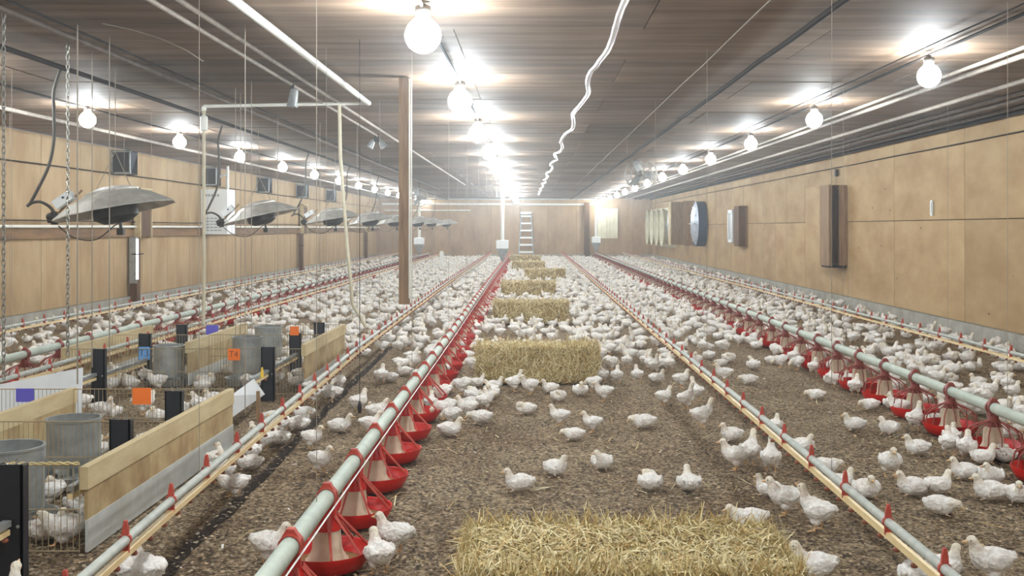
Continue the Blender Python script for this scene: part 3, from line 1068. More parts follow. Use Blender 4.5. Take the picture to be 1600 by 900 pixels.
for i, (y, l1, l2) in enumerate(((17.2, 'dark wooden shutter box on the left wall above the post with a bright tube', 'brown wall post with a bright tube, nearest on the left wall'),
                                 (29.6, 'dark wooden shutter box on the left wall, second from the camera', 'brown wall post, second on the left wall'),
                                 (41.2, 'dark wooden shutter box on the left wall near the far corner', 'brown wall post near the far corner of the left wall'))):
    e = empty('shutter_box', (XL + .045, y + .35, 1.14), label=l1, cat='shutter', group='shutter boxes on the left wall')
    for k in range(3):
        obj('board', MB().box((.07, -.16 + .16 * k, .37), (.03, .15, .74)), 'dark_wood', e)
    b = MB()
    for c, s in (((.05, -.26, .40), (.11, .03, .84)), ((.05, .26, .40), (.11, .03, .84)), ((.05, 0, .81), (.11, .55, .03))):
        b.box(c, s)
    obj('frame', b, 'pen_edge', e)
    e = empty('wall_post', (XL + .10, y - .02, 0), label=l2, cat='post', group='posts on the left wall')
    obj('timber', MB().box((.0, .0, .57), (.11, .16, 1.14)), 'dark_wood', e)
    if i == 0:
        obj('pale_cladding', MB().box((-.0, -.09, .77), (.12, .02, .76)), 'galv', e)
        obj('light_tube', MB().tube([(.07, -.1, .46), (.07, -.1, 1.12)], .02, 8), 'tube_glow', e, True)
        obj('strap', MB().box((.05, -.03, .87), (.12, .2, .018)), 'cable', e)
    else:
        obj('strap', MB().box((0, 0, .8), (.125, .175, .02)), 'cable', e)

e = empty('heater_cabinet', (XL + .25, 21.2, 1.17), label='white louvred metal cabinet hung on the left wall behind the brooder heaters', cat='cabinet')
obj('body', MB().box((0, 0, .45), (.54, .54, .90)), 'white_met', e)
for k in range(5):
    obj('vent_slot', MB().box((-.15 + .06 * k, -.272, .78), (.04, .008, .05)), 'galv', e)
for r_ in range(5):
    for k in range(4):
        obj('louvre', MB().box((-.12 + .08 * k, -.274, .08 + .06 * r_), (.06, .01, .018)), 'galv', e)
obj('flue_pipe', MB().tube([(.2, 0, .9), (.2, 0, 1.38)], .03, 8), 'white_pvc', e, True)
obj('flue_arm', MB().tube([(.2, 0, 1.22), (-.05, 0, 1.14), (-.2, 0, 1.12)], .025, 8), 'white_pvc', e, True)
# coil of wire on the wall
b = MB().tube([(XL + .03, 17.9 + .13 * math.cos(t), 1.78 + .16 * math.sin(t)) for t in np.linspace(0, 2 * PI * 1.1, 18)], .012, 5)
wthing('wire_coil', b, 'rubber', (XL + .03, 17.9, 1.62), 'small coil of brown wire hanging on the left wall beside the cabinet', 'wire')

# ------------------------------------------------------------------ right wall: boxes, fans
e = empty('fan_housing', (XR, 17.2, .68), label='open-ended brown wooden fan box standing out from the right wall, nearest', cat='fan box')
obj('end_frame', MB().box((-.07, .03, .66), (.13, .06, 1.32)), 'post', e)
obj('end_panel', MB().box((-.20, .20, .66), (.16, .03, 1.28)), 'dark_wood', e)
obj('front_board', MB().box((-.29, .27, .66), (.035, .54, 1.34)), 'post', e)
obj('pale_facing', MB().box((-.285, 1.02, .68), (.025, .94, 1.30)), 'ply_r', e)
obj('top_board', MB().box((-.15, .72, 1.31), (.27, 1.36, .03)), 'dark_wood', e)
obj('bottom_lip', MB().box((-.15, .3, -.02), (.26, .5, .04)), 'cable', e)
obj('inner_board', MB().box((-.02, .75, .64), (.02, 1.1, 1.26)), 'dark_wood', e)
obj('pulley', MB().box((-.04, .5, 1.55), (.05, .06, .12)), 'dark_met', e)
obj('pulley_cord', MB().tube([(-.05, .5, 1.32), (-.05, .5, 1.62)], .006, 5), 'cord', e)

e = empty('wall_inlet', (XR, 25.15, .85), label='small wooden inlet box with white-framed window on the right wall', cat='air inlet')
obj('box', MB().box((-.11, .30, .49), (.20, .60, .98)), 'dark_wood', e)
obj('end_frame', MB().box((-.02, -.015, .49), (.04, .03, .98)), 'post', e)
b = MB()
for c, sz in (((-.23, .95, .86), (.04, .60, .07)), ((-.23, .95, .12), (.04, .60, .07)), ((-.23, .68, .49), (.04, .07, .80)), ((-.23, 1.22, .49), (.04, .07, .80))):
    b.box(c, sz)
obj('window_frame', b, 'white_met', e)
obj('pane', MB().box((-.22, .95, .49), (.015, .5, .7)), 'galv', e)
obj('window_box', MB().box((-.11, .95, .49), (.20, .62, .84)), 'post', e)
obj('pulley_cord', MB().tube([(-.05, .3, .98), (-.05, .3, 1.46)], .006, 5), 'cord', e)


wthing('wall_thermometer', MB().box((XR - .015, 13.54, 1.557), (.02, .05, .2)).box((XR - .03, 13.54, 1.557), (.012, .02, .17)), 'white_met', (XR - .01, 13.54, 1.457), 'slim white thermometer strip on the bare right wall', 'thermometer')


def drum_fan(y, label, dia=1.35, depth=.28, z=1.42):
    e = empty('drum_fan', (XR, y, z), label=label, cat='fan', group='large drum fans on the right wall')
    R_ = Matrix.Rotation(-PI / 2, 3, 'Y')
    r = dia / 2
    obj('drum', MB().lathe([(r - .03, .02), (r, .02), (r, depth), (r - .03, depth)], 32, rot=R_, close=True), 'fan_blue', e, True)
    obj('shutter', MB().lathe([(r - .03, depth - .02), (r * .7, depth + .07), (.002, depth + .12)], 32, rot=R_), 'fan_face', e, True)
    for k in range(5):
        zz = -.5 + .25 * k
        hw = math.sqrt(max(.01, (r - .05) ** 2 - zz * zz))
        obj('louvre', MB().box((-depth - .1 + abs(zz) * .12, 0, zz), (.02, hw * 1.7, .03)), 'galv', e)
    return e


drum_fan(31.4, 'round navy-rimmed drum fan on the right wall, nearer of two')
drum_fan(36.9, 'round navy-rimmed drum fan on the right wall, farther of two', 1.3)
e = empty('fan_housing', (XR, 34.0, .75), label='open brown wooden fan box between the two drum fans on the right wall', cat='fan box')
obj('side_board', MB().box((-.28, .7, .7), (.56, .05, 1.42)), 'post', e)
obj('side_board', MB().box((-.18, -.7, .7), (.36, .05, 1.42)), 'post', e)
obj('back_board', MB().box((-.03, 0, .7), (.04, 1.4, 1.38)), 'dark_wood', e)
obj('facing', MB().box((-.56, .95, .7), (.05, .5, 1.42)), 'pen_edge', e)


def cone_fan(y, label):
    e = empty('cone_fan', (XR, y, 1.32), label=label, cat='fan', group='cream exhaust cone fans on the right wall')
    R_ = Matrix.Rotation(-PI / 2, 3, 'Y')
    obj('cone', MB().lathe([(.58, 0), (.58, .12), (.70, .40), (.72, .42), (.68, .42), (.54, .12), (.54, 0)], 28, rot=R_), 'fan_pale', e, True)
    for k in range(3):
        a = 2 * PI * k / 3
        obj('blade', MB().box((-.16, .27 * math.sin(a), .27 * math.cos(a)), (.03, .16, .46), rot=Matrix.Rotation(-a, 3, 'X')), 'galv', e)
    obj('hub', MB().lathe([(.09, .05), (.09, .24), (.002, .26)], 14, rot=R_), 'dark_met', e, True)
    obj('back_plate', MB().box((-.02, 0, 0), (.04, 1.5, 1.5)), 'fan_pale', e)


for y, l in ((38.4, 'cream exhaust fan cone nearest the drum fans'), (40.0, 'second cream exhaust fan cone from the drum fans'),
             (41.6, 'third cream exhaust fan cone from the drum fans'), (43.2, 'cream exhaust fan cone closest to the far corner')):
    cone_fan(y, l)


def circ_fan(px, py, D, r, label):
    e = empty('circulation_fan', P(px, py, D), label=label, cat='fan')
    R_ = Matrix.Rotation(PI / 2, 3, 'X')
    b = MB()
    for rr, zz in ((r, 0), (r, .12), (r * .66, -.03), (r * .33, -.05), (r * .66, .15)):
        b.tube([(rr * math.cos(t), -zz, rr * math.sin(t)) for t in np.linspace(0, 2 * PI, 25)], .009, 5, caps=False)
    for k in range(12):
        t = 2 * PI * k / 12
        b.tube([(.05 * math.cos(t), .05, .05 * math.sin(t)), (r * math.cos(t), 0, r * math.sin(t)), (r * math.cos(t), -.12, r * math.sin(t)), (.05 * math.cos(t), -.17, .05 * math.sin(t))], .006, 4)
    obj('cage', b, 'fan_cage', e, True)
    for k in range(3):
        a = 2 * PI * k / 3 + .4
        m_ = Matrix.Rotation(-a, 3, 'Y') @ Matrix.Rotation(.4, 3, 'Z')
        obj('blade', MB().box(Matrix.Rotation(-a, 3, 'Y') @ Vector((0, -.05, r * .5)), (r * .45, .012, r * .78), rot=m_), 'galv', e)
    obj('motor', MB().lathe([(.002, -.12), (.08, -.1), (.09, .02), (.002, .16)], 14, rot=R_), 'fan_cage', e, True)
    top = ZC - .02 - e.location.z
    obj('hanger', MB().tube([(0, .05, .08), (0, .05, top)], .012, 6), 'dark_met', e)


circ_fan(1001, 272, 20.0, .30, 'round caged circulation fan under the ceiling by the right-hand bulbs')
circ_fan(655, 309, 28.0, .24, 'small round caged circulation fan under the ceiling beside the hanging post')

# ------------------------------------------------------------------ far wall: ladder, pale shutter, dark post
lx = (822 - CX) / F * 44.6
e = empty('stepladder', (lx, 44.4, 0), label='aluminium stepladder leaning against the far end wall', cat='ladder')
for s in (-1, 1):
    obj('rail', MB().tube([(s * .30, -.15, .03), (s * .20, .42, 1.95)], .035, 4), 'galv', e)
for k in range(6):
    t = (k + .8) / 6.3
    obj('rung', MB().box((0, -.15 + .57 * t, .03 + 1.92 * t), (2 * (.30 - .10 * t), .12, .07)), 'white_met', e)
obj('top_cap', MB().box((0, .40, 1.94), (.46, .16, .1)), 'galv', e)
e = empty('end_shutter', ((948 - CX) / F * 44.9, 44.93, .85), label='pale two-leaf shutter on the far end wall', cat='shutter')
for s in (-1, 1):
    obj('leaf', MB().box((s * .24, 0, .64), (.465, .05, 1.28)), 'fan_pale', e)
x0 = (917 - CX) / F * 44.9
wthing('corner_post', MB().box((x0, 44.86, 1.2), (.22, .1, 2.38)), 'dark_wood', (x0, 44.86, 0), 'dark timber upright on the end wall beside the pale shutter', 'post')
x0 = (690 - CX) / F * 34
wthing('marker_stake', MB().box((x0, 34, .26), (.12, .05, .52)).box((x0, 34, .53), (.08, .04, .04)), 'white_pvc', (x0, 34, 0), 'short white stake standing among the far flock', 'stake')
x0 = (785 - CX) / F * 44.9
wthing('wall_door', MB().box((-2.9, 44.95, 1.0), (1.1, .06, 2.0)).box((-2.9, 44.9, 1.0), (.94, .06, 1.84)), 'ply_b', (-2.9, 44.95, 0), 'plain plywood door in the far end wall under the farthest heaters', 'door')


# ------------------------------------------------------------------ wire pens
def wire_panel(x0, x1, y, z1, label, rails=(.02, .5, 1.0), sp=.024, twisted=False):
    e = empty('wire_fence', ((x0 + x1) / 2, y, 0), label=label, cat='wire panel', group='wire mesh ends of the pens')
    wd = x1 - x0
    b = MB()
    n = int(wd / sp)
    for i in range(n + 1):
        x = -wd / 2 + wd * i / n
        b.tube([(x, 0, .008), (x, 0, z1)], .0019, 3, caps=False)
    tag(obj('upright_wires', b, 'wire', e), kind='stuff')
    for t in rails:
        obj('rail_wire', MB().tube([(-wd / 2, 0, max(.012, z1 * t)), (wd / 2, 0, max(.012, z1 * t))], .0032, 5), 'wire', e)
    if twisted:
        b = MB()
        for ph in (0, PI):
            b.tube([(-wd / 2 + wd * i / 90, .005 * math.cos(i * .9 + ph), z1 + .006 + .005 * math.sin(i * .9 + ph)) for i in range(91)], .0035, 4)
        obj('twisted_rope', b, 'straw1', e)


def pen_wall(x, y0, y1, h, label, skirt=.13):
    e = empty('wooden_hurdle', (x, (y0 + y1) / 2, 0), label=label, cat='partition', group='wooden sides of the pens')
    ln = y1 - y0
    nb = max(2, int(round(ln / .6)))
    for k in range(nb):
        a = -ln / 2 + ln * k / nb
        obj('board', MB().box((0, a + ln / nb / 2, (skirt + h - .09) / 2), (.014, ln / nb - .004, h - .09 - skirt)), 'pen_wood', e)
    obj('cap_rail', MB().box((-.006, 0, h - .045), (.036, ln + .01, .09)), 'pen_edge', e)
    obj('skirt', MB().box((.004, 0, skirt / 2 + .004), (.012, ln, skirt)), 'pen_strip', e)
    return e


def black_post(x, y, h, label, rz=0.0, clip=False):
    e = empty('black_post', (x, y, 0), (0, 0, rz), label, 'post', 'black posts in the pens')
    b = MB()
    w_, d_, t_ = .096, .05, .008                 # C-shaped channel
    b.box((0, -d_ / 2 + t_ / 2, h / 2), (w_, t_, h))
    for s in (-1, 1):
        b.box((s * (w_ / 2 - t_ / 2), 0, h / 2), (t_, d_, h))
    obj('channel', b, 'black', e)
    for s in (-1, 1):
        obj('screw', MB().tube([(s * .034, -d_ / 2 - .004, h * .5), (s * .034, -d_ / 2 + .002, h * .5)], .006, 8), 'galv', e)
    if clip:
        pts = [(-.02 + .012 * math.cos(t) + .006 * t, -.02, h + .008 + .012 * math.sin(t)) for t in np.linspace(0, 4 * PI, 20)]
        obj('wire_tie', MB().tube(pts, .0025, 4), 'chain', e)
    return e


def pen_drinker(x, y0, y1, z, label):
    e = empty('pen_drinker', (x, y0, 0), label=label, cat='drinker line', group='short drinker lines in the pens')
    obj('rail_channel', MB().box((0, (y1 - y0) / 2, z + .022), (.03, y1 - y0, .022)), 'galv', e)
    obj('water_pipe', MB().tube([(0, 0, z - .01), (0, y1 - y0, z - .01)], .0145, 4, phase=PI / 4), 'cream', e)
    y = .15
    while y < y1 - y0:
        link('nipple', cup_me, e, (0, y, z - .026)); y += .25
    return e


def tube_feeder(x, y, r, h, z0, label, pan='galv'):
    e = empty('tube_feeder', (x, y, 0), label=label, cat='feeder', group='galvanised tube feeders in the pens')
    obj('cylinder', MB().lathe([(r - .004, z0), (r, z0), (r, z0 + h), (r - .004, z0 + h)], 32, close=True), 'galv', e, True)
    obj('rim', MB().lathe([(r - .006, z0 + h - .006), (r + .006, z0 + h - .006), (r + .006, z0 + h + .004), (r - .006, z0 + h + .004)], 32, close=True), 'galv', e, True)
    obj('pan', MB().lathe([(.003, .01), (r + .03, .012), (r + .055, .06), (r + .062, .06), (r + .04, .0), (.003, .0)], 28), pan, e, True)
    for k in range(3):
        a = 2 * PI * k / 3
        obj('stay', MB().tube([(r * .95 * math.cos(a), r * .95 * math.sin(a), .008), (r * .95 * math.cos(a), r * .95 * math.sin(a), z0 + .04)], .004, 4), 'chain', e)
    obj('feed', MB().lathe([(r - .008, z0 + h * .55), (.004, z0 + h * .62)], 20), 'feed', e, True)


def card(px0, py0, px1, py1, D, m, label, text=None):
    a, b = P(px0, py0, D), P(px1, py1, D)
    wd, hh = abs(b.x - a.x), abs(a.z - b.z)
    e = empty('tag_card', ((a.x + b.x) / 2, D, b.z), label=label, cat='card', group='coloured pen cards')
    obj('sheet', MB().box((0, 0, hh / 2), (wd, .003, hh)), m, e)
    if text:
        cu = bpy.data.curves.new('lettering', 'FONT')
        cu.body = text; cu.size = hh * .78; cu.align_x = 'CENTER'; cu.align_y = 'CENTER'; cu.extrude = .0004
        cu.materials.append(M['ink'])
        cu.offset = -.0012
        t_ = link('lettering_source', cu)
        me = bpy.data.meshes.new_from_object(t_.evaluated_get(bpy.context.evaluated_depsgraph_get()))
        bpy.data.objects.remove(t_, do_unlink=True)
        link('lettering', me, e, (-.002, -.0024, hh * .5), (PI / 2, 0, 0), (.92, 1, 1))


# row nearest the camera
pen_wall(-1.78, 4.18, 6.22, .345, 'nearest long wooden pen side beside the drinker line')
pen_wall(-2.73, 4.18, 6.26, .345, 'wooden pen side behind the two nearest tube feeders', skirt=.1)
wire_panel(-2.71, -1.80, 4.17, .355, 'nearest wire mesh pen end with a twisted rope along its top', twisted=True)
wire_panel(-2.71, -1.80, 5.13, .35, 'wire mesh pen end between the two nearest tube feeders')
wire_panel(-2.71, -1.80, 6.20, .345, 'wire mesh pen end carrying the large orange card')
wire_panel(-3.62, -2.75, 6.20, .345, 'wire mesh pen end carrying the large purple card')
wire_panel(-3.62, -2.75, 5.13, .35, 'wire mesh pen end at the left edge of the picture')
black_post(-1.885, 3.80, .445, 'largest black channel post, in the bottom left corner', 0, True)
black_post(-1.93, 4.93, .40, 'black channel post behind the middle of the nearest wooden pen side', 0, True)
black_post(-2.08, 6.10, .352, 'black channel post beside the orange card, behind the pen side', 0, True)
pen_drinker(-1.885, 2.6, 3.765, .215, 'short cream drinker line running into the largest black post')
pen_drinker(-1.86, 4.22, 4.88, .225, 'short cream drinker line just inside the nearest wooden pen side')
tube_feeder(-2.26, 4.52, .145, .27, .085, 'galvanised tube feeder cut off by the left edge of the picture', 'galv')
tube_feeder(-2.33, 5.33, .13, .23, .10, 'wide galvanised tube feeder behind the nearest rope-topped wire panel', 'galv')
card(25, 607, 53, 628, 6.19, 'purple', 'large purple card on the wire panel at the left edge')
card(207, 606, 236, 632, 6.19, 'orange', 'large orange card on the wire panel below the blue card')

# second row
pen_wall(-1.76, 8.12, 9.85, .395, 'pale wooden pen side in the second row beside the drinker line', skirt=.12)
pen_wall(-2.82, 8.60, 10.35, .36, 'wooden pen side between the two upright galvanised feeders', skirt=.1)
pen_wall(-3.66, 8.2, 10.1, .36, 'wooden pen side behind the blue T3 card', skirt=.1)
for xa, xb, nm in ((-2.80, -1.78, 'right-hand'), (-3.64, -2.84, 'left-hand')):
    wire_panel(xa, xb, 8.13, .36, 'front wire mesh of the %s pen in the second row' % nm)
    wire_panel(xa, xb, 9.1, .37, 'middle wire mesh of the %s pen in the second row' % nm)
    wire_panel(xa, xb, 10.06, .37, 'back wire mesh of the %s pen in the second row' % nm)
black_post(-1.98, 7.88, .405, 'black channel post beside the leaning white board')
black_post(-2.01, 8.92, .40, 'black channel post under the small plain orange card')
black_post(-2.02, 9.98, .40, 'black channel post behind the pale pen side in the second row')
black_post(-3.22, 7.80, .40, 'black channel post left of the blue T3 card post')
black_post(-3.29, 8.92, .40, 'black channel post carrying the blue T3 card')
black_post(-3.33, 9.98, .38, 'black channel post left of the small purple card')
pen_drinker(-1.98, 7.40, 7.845, .205, 'short cream drinker stub in front of the post by the white board')
pen_drinker(-1.995, 7.92, 8.885, .205, 'short cream drinker line between two black posts by the pale pen side')
pen_drinker(-3.235, 7.15, 7.765, .19, 'short cream drinker stub in front of the leftmost black post')
pen_drinker(-3.255, 7.84, 8.84, .165, 'short cream drinker line leading to the T3 post')
tube_feeder(-3.01, 8.70, .122, .25, .07, 'galvanised tube feeder standing right of the blue T3 card')
tube_feeder(-2.365, 8.72, .122, .30, .09, 'galvanised tube feeder behind the orange T4 card')
tube_feeder(-2.40, 9.55, .12, .28, .12, 'galvanised tube feeder behind the small orange card post')
card(217, 542, 234, 562, 8.885, 'blue', 'blue card marked T3 on a black post', 'T3')
card(356, 545, 375, 563, 8.10, 'orange', 'small orange card marked T4 on the front wire of the second row', 'T4')
card(453, 510, 467, 524, 8.885, 'orange', 'small plain orange card on top of a black post')
card(322, 508, 341, 523, 10.04, 'purple', 'small purple card on the back wire of the second row')
# leaning white boards
e = empty('leaning_board', (-1.82, 7.05, 0), label='white board leaning between the two rows of pens beside the drinker line', cat='board')
b = MB()
pts = [(P(362, 618, 6.48)), (P(397, 592, 7.35)), (P(414, 616, 7.55)), (P(363, 652, 6.50))]
n_ = (pts[1] - pts[0]).cross(pts[3] - pts[0]).normalized() * .005
b.add([p - Vector(e.location) for p in pts] + [p - Vector(e.location) + n_ for p in pts], [(0, 1, 2, 3), (7, 6, 5, 4), (0, 4, 5, 1), (1, 5, 6, 2), (2, 6, 7, 3), (3, 7, 4, 0)])
obj('sheet', b, 'sheet', e)
obj('prop', MB().box((-.02, 0, .10), (.02, .02, .2)), 'post', e)
obj('clip', MB().prism([(-.012, 0), (.012, 0), (.004, .07), (-.004, .07)], 'y', .33, .345).merge(MB()), 'yellow', e, loc=(-.08, 0, .245))
e = empty('leaning_board', (-3.2, 6.75, 0), label='white board leaning behind the large purple card', cat='board')
obj('sheet', MB().box((0, 0, .18), (.62, .005, .34), rot=Matrix.Rotation(-.2, 3, 'Y') @ Matrix.Rotation(-.5, 3, 'X')), 'sheet', e)


# ------------------------------------------------------------------ chickens: one continuous body per pose
# spine points: x (forward), y (side), z (up), half width, half height
def neck(ps):
    return ps


STAND_BODY = [(-.132, 0, .158, .010, .005), (-.112, 0, .150, .024, .014), (-.088, 0, .138, .042, .036), (-.050, 0, .124, .056, .053),
              (-.005, 0, .117, .062, .058), (.035, 0, .120, .057, .057), (.062, 0, .131, .045, .048)]
SIT_BODY = [(-.135, 0, .085, .010, .005), (-.115, 0, .079, .026, .014), (-.088, 0, .068, .050, .038), (-.045, 0, .060, .066, .054),
            (.005, 0, .056, .070, .055), (.042, 0, .058, .062, .052), (.068, 0, .068, .046, .044)]
POSES = {
    'st': dict(body=STAND_BODY, neck=[(.080, 0, .156, .031, .035), (.092, 0, .182, .023, .025), (.099, 0, .204, .020, .021), (.110, 0, .219, .020, .020), (.126, 0, .220, .015, .016), (.138, 0, .217, .008, .009)], legs='stand'),
    'st_l': dict(body=STAND_BODY, neck=[(.080, .004, .156, .031, .035), (.090, .012, .182, .023, .025), (.095, .022, .203, .020, .021), (.098, .034, .217, .020, .020), (.101, .050, .218, .015, .016), (.103, .061, .215, .008, .009)], legs='stand'),
    'up': dict(body=[(x - (.01 if i > 3 else 0), y, z + max(0, x) * .35, a, b) for i, (x, y, z, a, b) in enumerate(STAND_BODY)],
               neck=[(.074, 0, .172, .030, .033), (.086, 0, .205, .022, .023), (.094, 0, .236, .018, .019), (.104, 0, .254, .019, .019), (.118, 0, .264, .015, .015), (.129, 0, .271, .008, .009)], legs='stand'),
    'pk': dict(body=[(x, y, z + (.018 if x < -.04 else -.004), a, b) for (x, y, z, a, b) in STAND_BODY],
               neck=[(.088, 0, .130, .031, .033), (.108, 0, .120, .023, .025), (.126, 0, .104, .019, .020), (.140, 0, .086, .020, .020), (.147, 0, .068, .015, .015), (.150, 0, .056, .008, .008)], legs='stand'),
    'wk': dict(body=[(x * 1.08, y, z - .022 - (.004 if x > 0 else 0), a, b) for (x, y, z, a, b) in STAND_BODY],
               neck=[(.096, 0, .124, .032, .035), (.114, 0, .142, .024, .026), (.127, 0, .156, .020, .021), (.141, 0, .163, .020, .020), (.157, 0, .160, .015, .015), (.168, 0, .155, .008, .009)], legs='low'),
    'si': dict(body=SIT_BODY, neck=[(.082, 0, .092, .032, .033), (.091, 0, .115, .024, .025), (.096, 0, .136, .020, .021), (.107, 0, .150, .020, .020), (.123, 0, .151, .015, .015), (.135, 0, .147, .008, .009)], legs='sit'),
    'si_l': dict(body=SIT_BODY, neck=[(.080, .006, .092, .032, .033), (.085, .016, .115, .024, .025), (.086, .028, .136, .020, .021), (.086, .042, .149, .020, .020), (.084, .058, .149, .015, .015), (.082, .069, .145, .008, .009)], legs='sit'),
    'ly': dict(body=SIT_BODY, neck=[(.088, 0, .077, .036, .034), (.106, 0, .082, .027, .026), (.120, 0, .083, .022, .022), (.134, 0, .080, .020, .020), (.150, 0, .070, .015, .015), (.160, 0, .062, .008, .009)], legs='sit'),
    'sl': dict(body=SIT_BODY, neck=[(.080, .006, .090, .036, .034), (.084, .020, .104, .027, .026), (.074, .036, .110, .022, .022), (.058, .045, .112, .020, .020), (.042, .050, .106, .015, .015), (.031, .052, .100, .008, .009)], legs='sit'),
}
VOX = .0055
for d_ in POSES.values():                          # compact three-week-old birds: short, broad bodies and thick necks
    b0 = d_['body'][-1]
    nb = [(x * .86, y, z + .005, a * 1.22, c * 1.12) for (x, y, z, a, c) in d_['body']]
    b1 = nb[-1]
    d_['neck'] = [(b1[0] + (x - b0[0]) * .90, b1[1] + (y - b0[1]) * .90, b1[2] + (z - b0[2]) * .88, a * 1.28, c * 1.26) for (x, y, z, a, c) in d_['neck']]
    d_['body'] = nb


def loft(b, pts, n=16):
    vs, fs = [], []
    for i, (x, y, z, hw, hh) in enumerate(pts):
        a = Vector(pts[max(0, i - 1)][:3]); c = Vector(pts[min(len(pts) - 1, i + 1)][:3])
        t = (c - a).normalized()
        side = Vector((0, 1, 0))
        side = (side - t * side.dot(t))
        side = side.normalized() if side.length > .2 else t.cross(Vector((0, 0, 1))).normalized()
        up = t.cross(side).normalized()
        for k in range(n):
            g = 2 * PI * k / n
            vs.append(Vector((x, y, z)) + side * hw * math.cos(g) + up * hh * math.sin(g))
    m = len(pts)
    for i in range(m - 1):
        for k in range(n):
            k2 = (k + 1) % n
            fs.append((i * n + k, i * n + k2, (i + 1) * n + k2, (i + 1) * n + k))
    fs.append(tuple(range(n - 1, -1, -1))); fs.append(tuple((m - 1) * n + k for k in range(n)))
    b.add(vs, fs)


def subdiv_spine(pts, k=3):
    out = []
    n = len(pts)
    P_ = [np.array(p, float) for p in pts]
    for i in range(n - 1):
        p0, p1, p2, p3 = P_[max(0, i - 1)], P_[i], P_[i + 1], P_[min(n - 1, i + 2)]
        for j in range(k):
            t = j / k
            q = .5 * ((2 * p1) + (-p0 + p2) * t + (2 * p0 - 5 * p1 + 4 * p2 - p3) * t * t + (-p0 + 3 * p1 - 3 * p2 + p3) * t ** 3)
            q[3] = max(.004, q[3]); q[4] = max(.003, q[4])
            out.append(tuple(q))
    out.append(tuple(P_[-1]))
    return out


def leg_paths(kind):
    L = []
    if kind == 'sit':
        for s in (-1, 1):
            L.append(([(.045, s * .04, .014), (.085, s * .042, .006)], .0055))
        return L
    for s in (-1, 1):
        if kind == 'low':
            fx = .045 if s > 0 else -.03
            L.append(([(0.0, s * .034, .065), (fx - .02, s * .036, .034), (fx, s * .036, .006)], .0068))
        else:
            fx = .012 if s > 0 else -.008
            L.append(([(-.004, s * .033, .075), (fx - .016, s * .036, .042), (fx, s * .036, .006)], .0068))
        for a in (-.45, 0, .45):
            L.append(([(fx, s * .036, .006), (fx + .034 * math.cos(a), s * .036 + .034 * math.sin(a), .0045)], .0048))
        L.append(([(fx, s * .036, .006), (fx - .016, s * .036, .0045)], .0045))
    return L


def seg_dist(p, a, b):
    ab = b - a
    t = np.clip(((p - a) @ ab) / max(1e-9, ab @ ab), 0, 1)
    return np.linalg.norm(p - (a + t[:, None] * ab), axis=1)


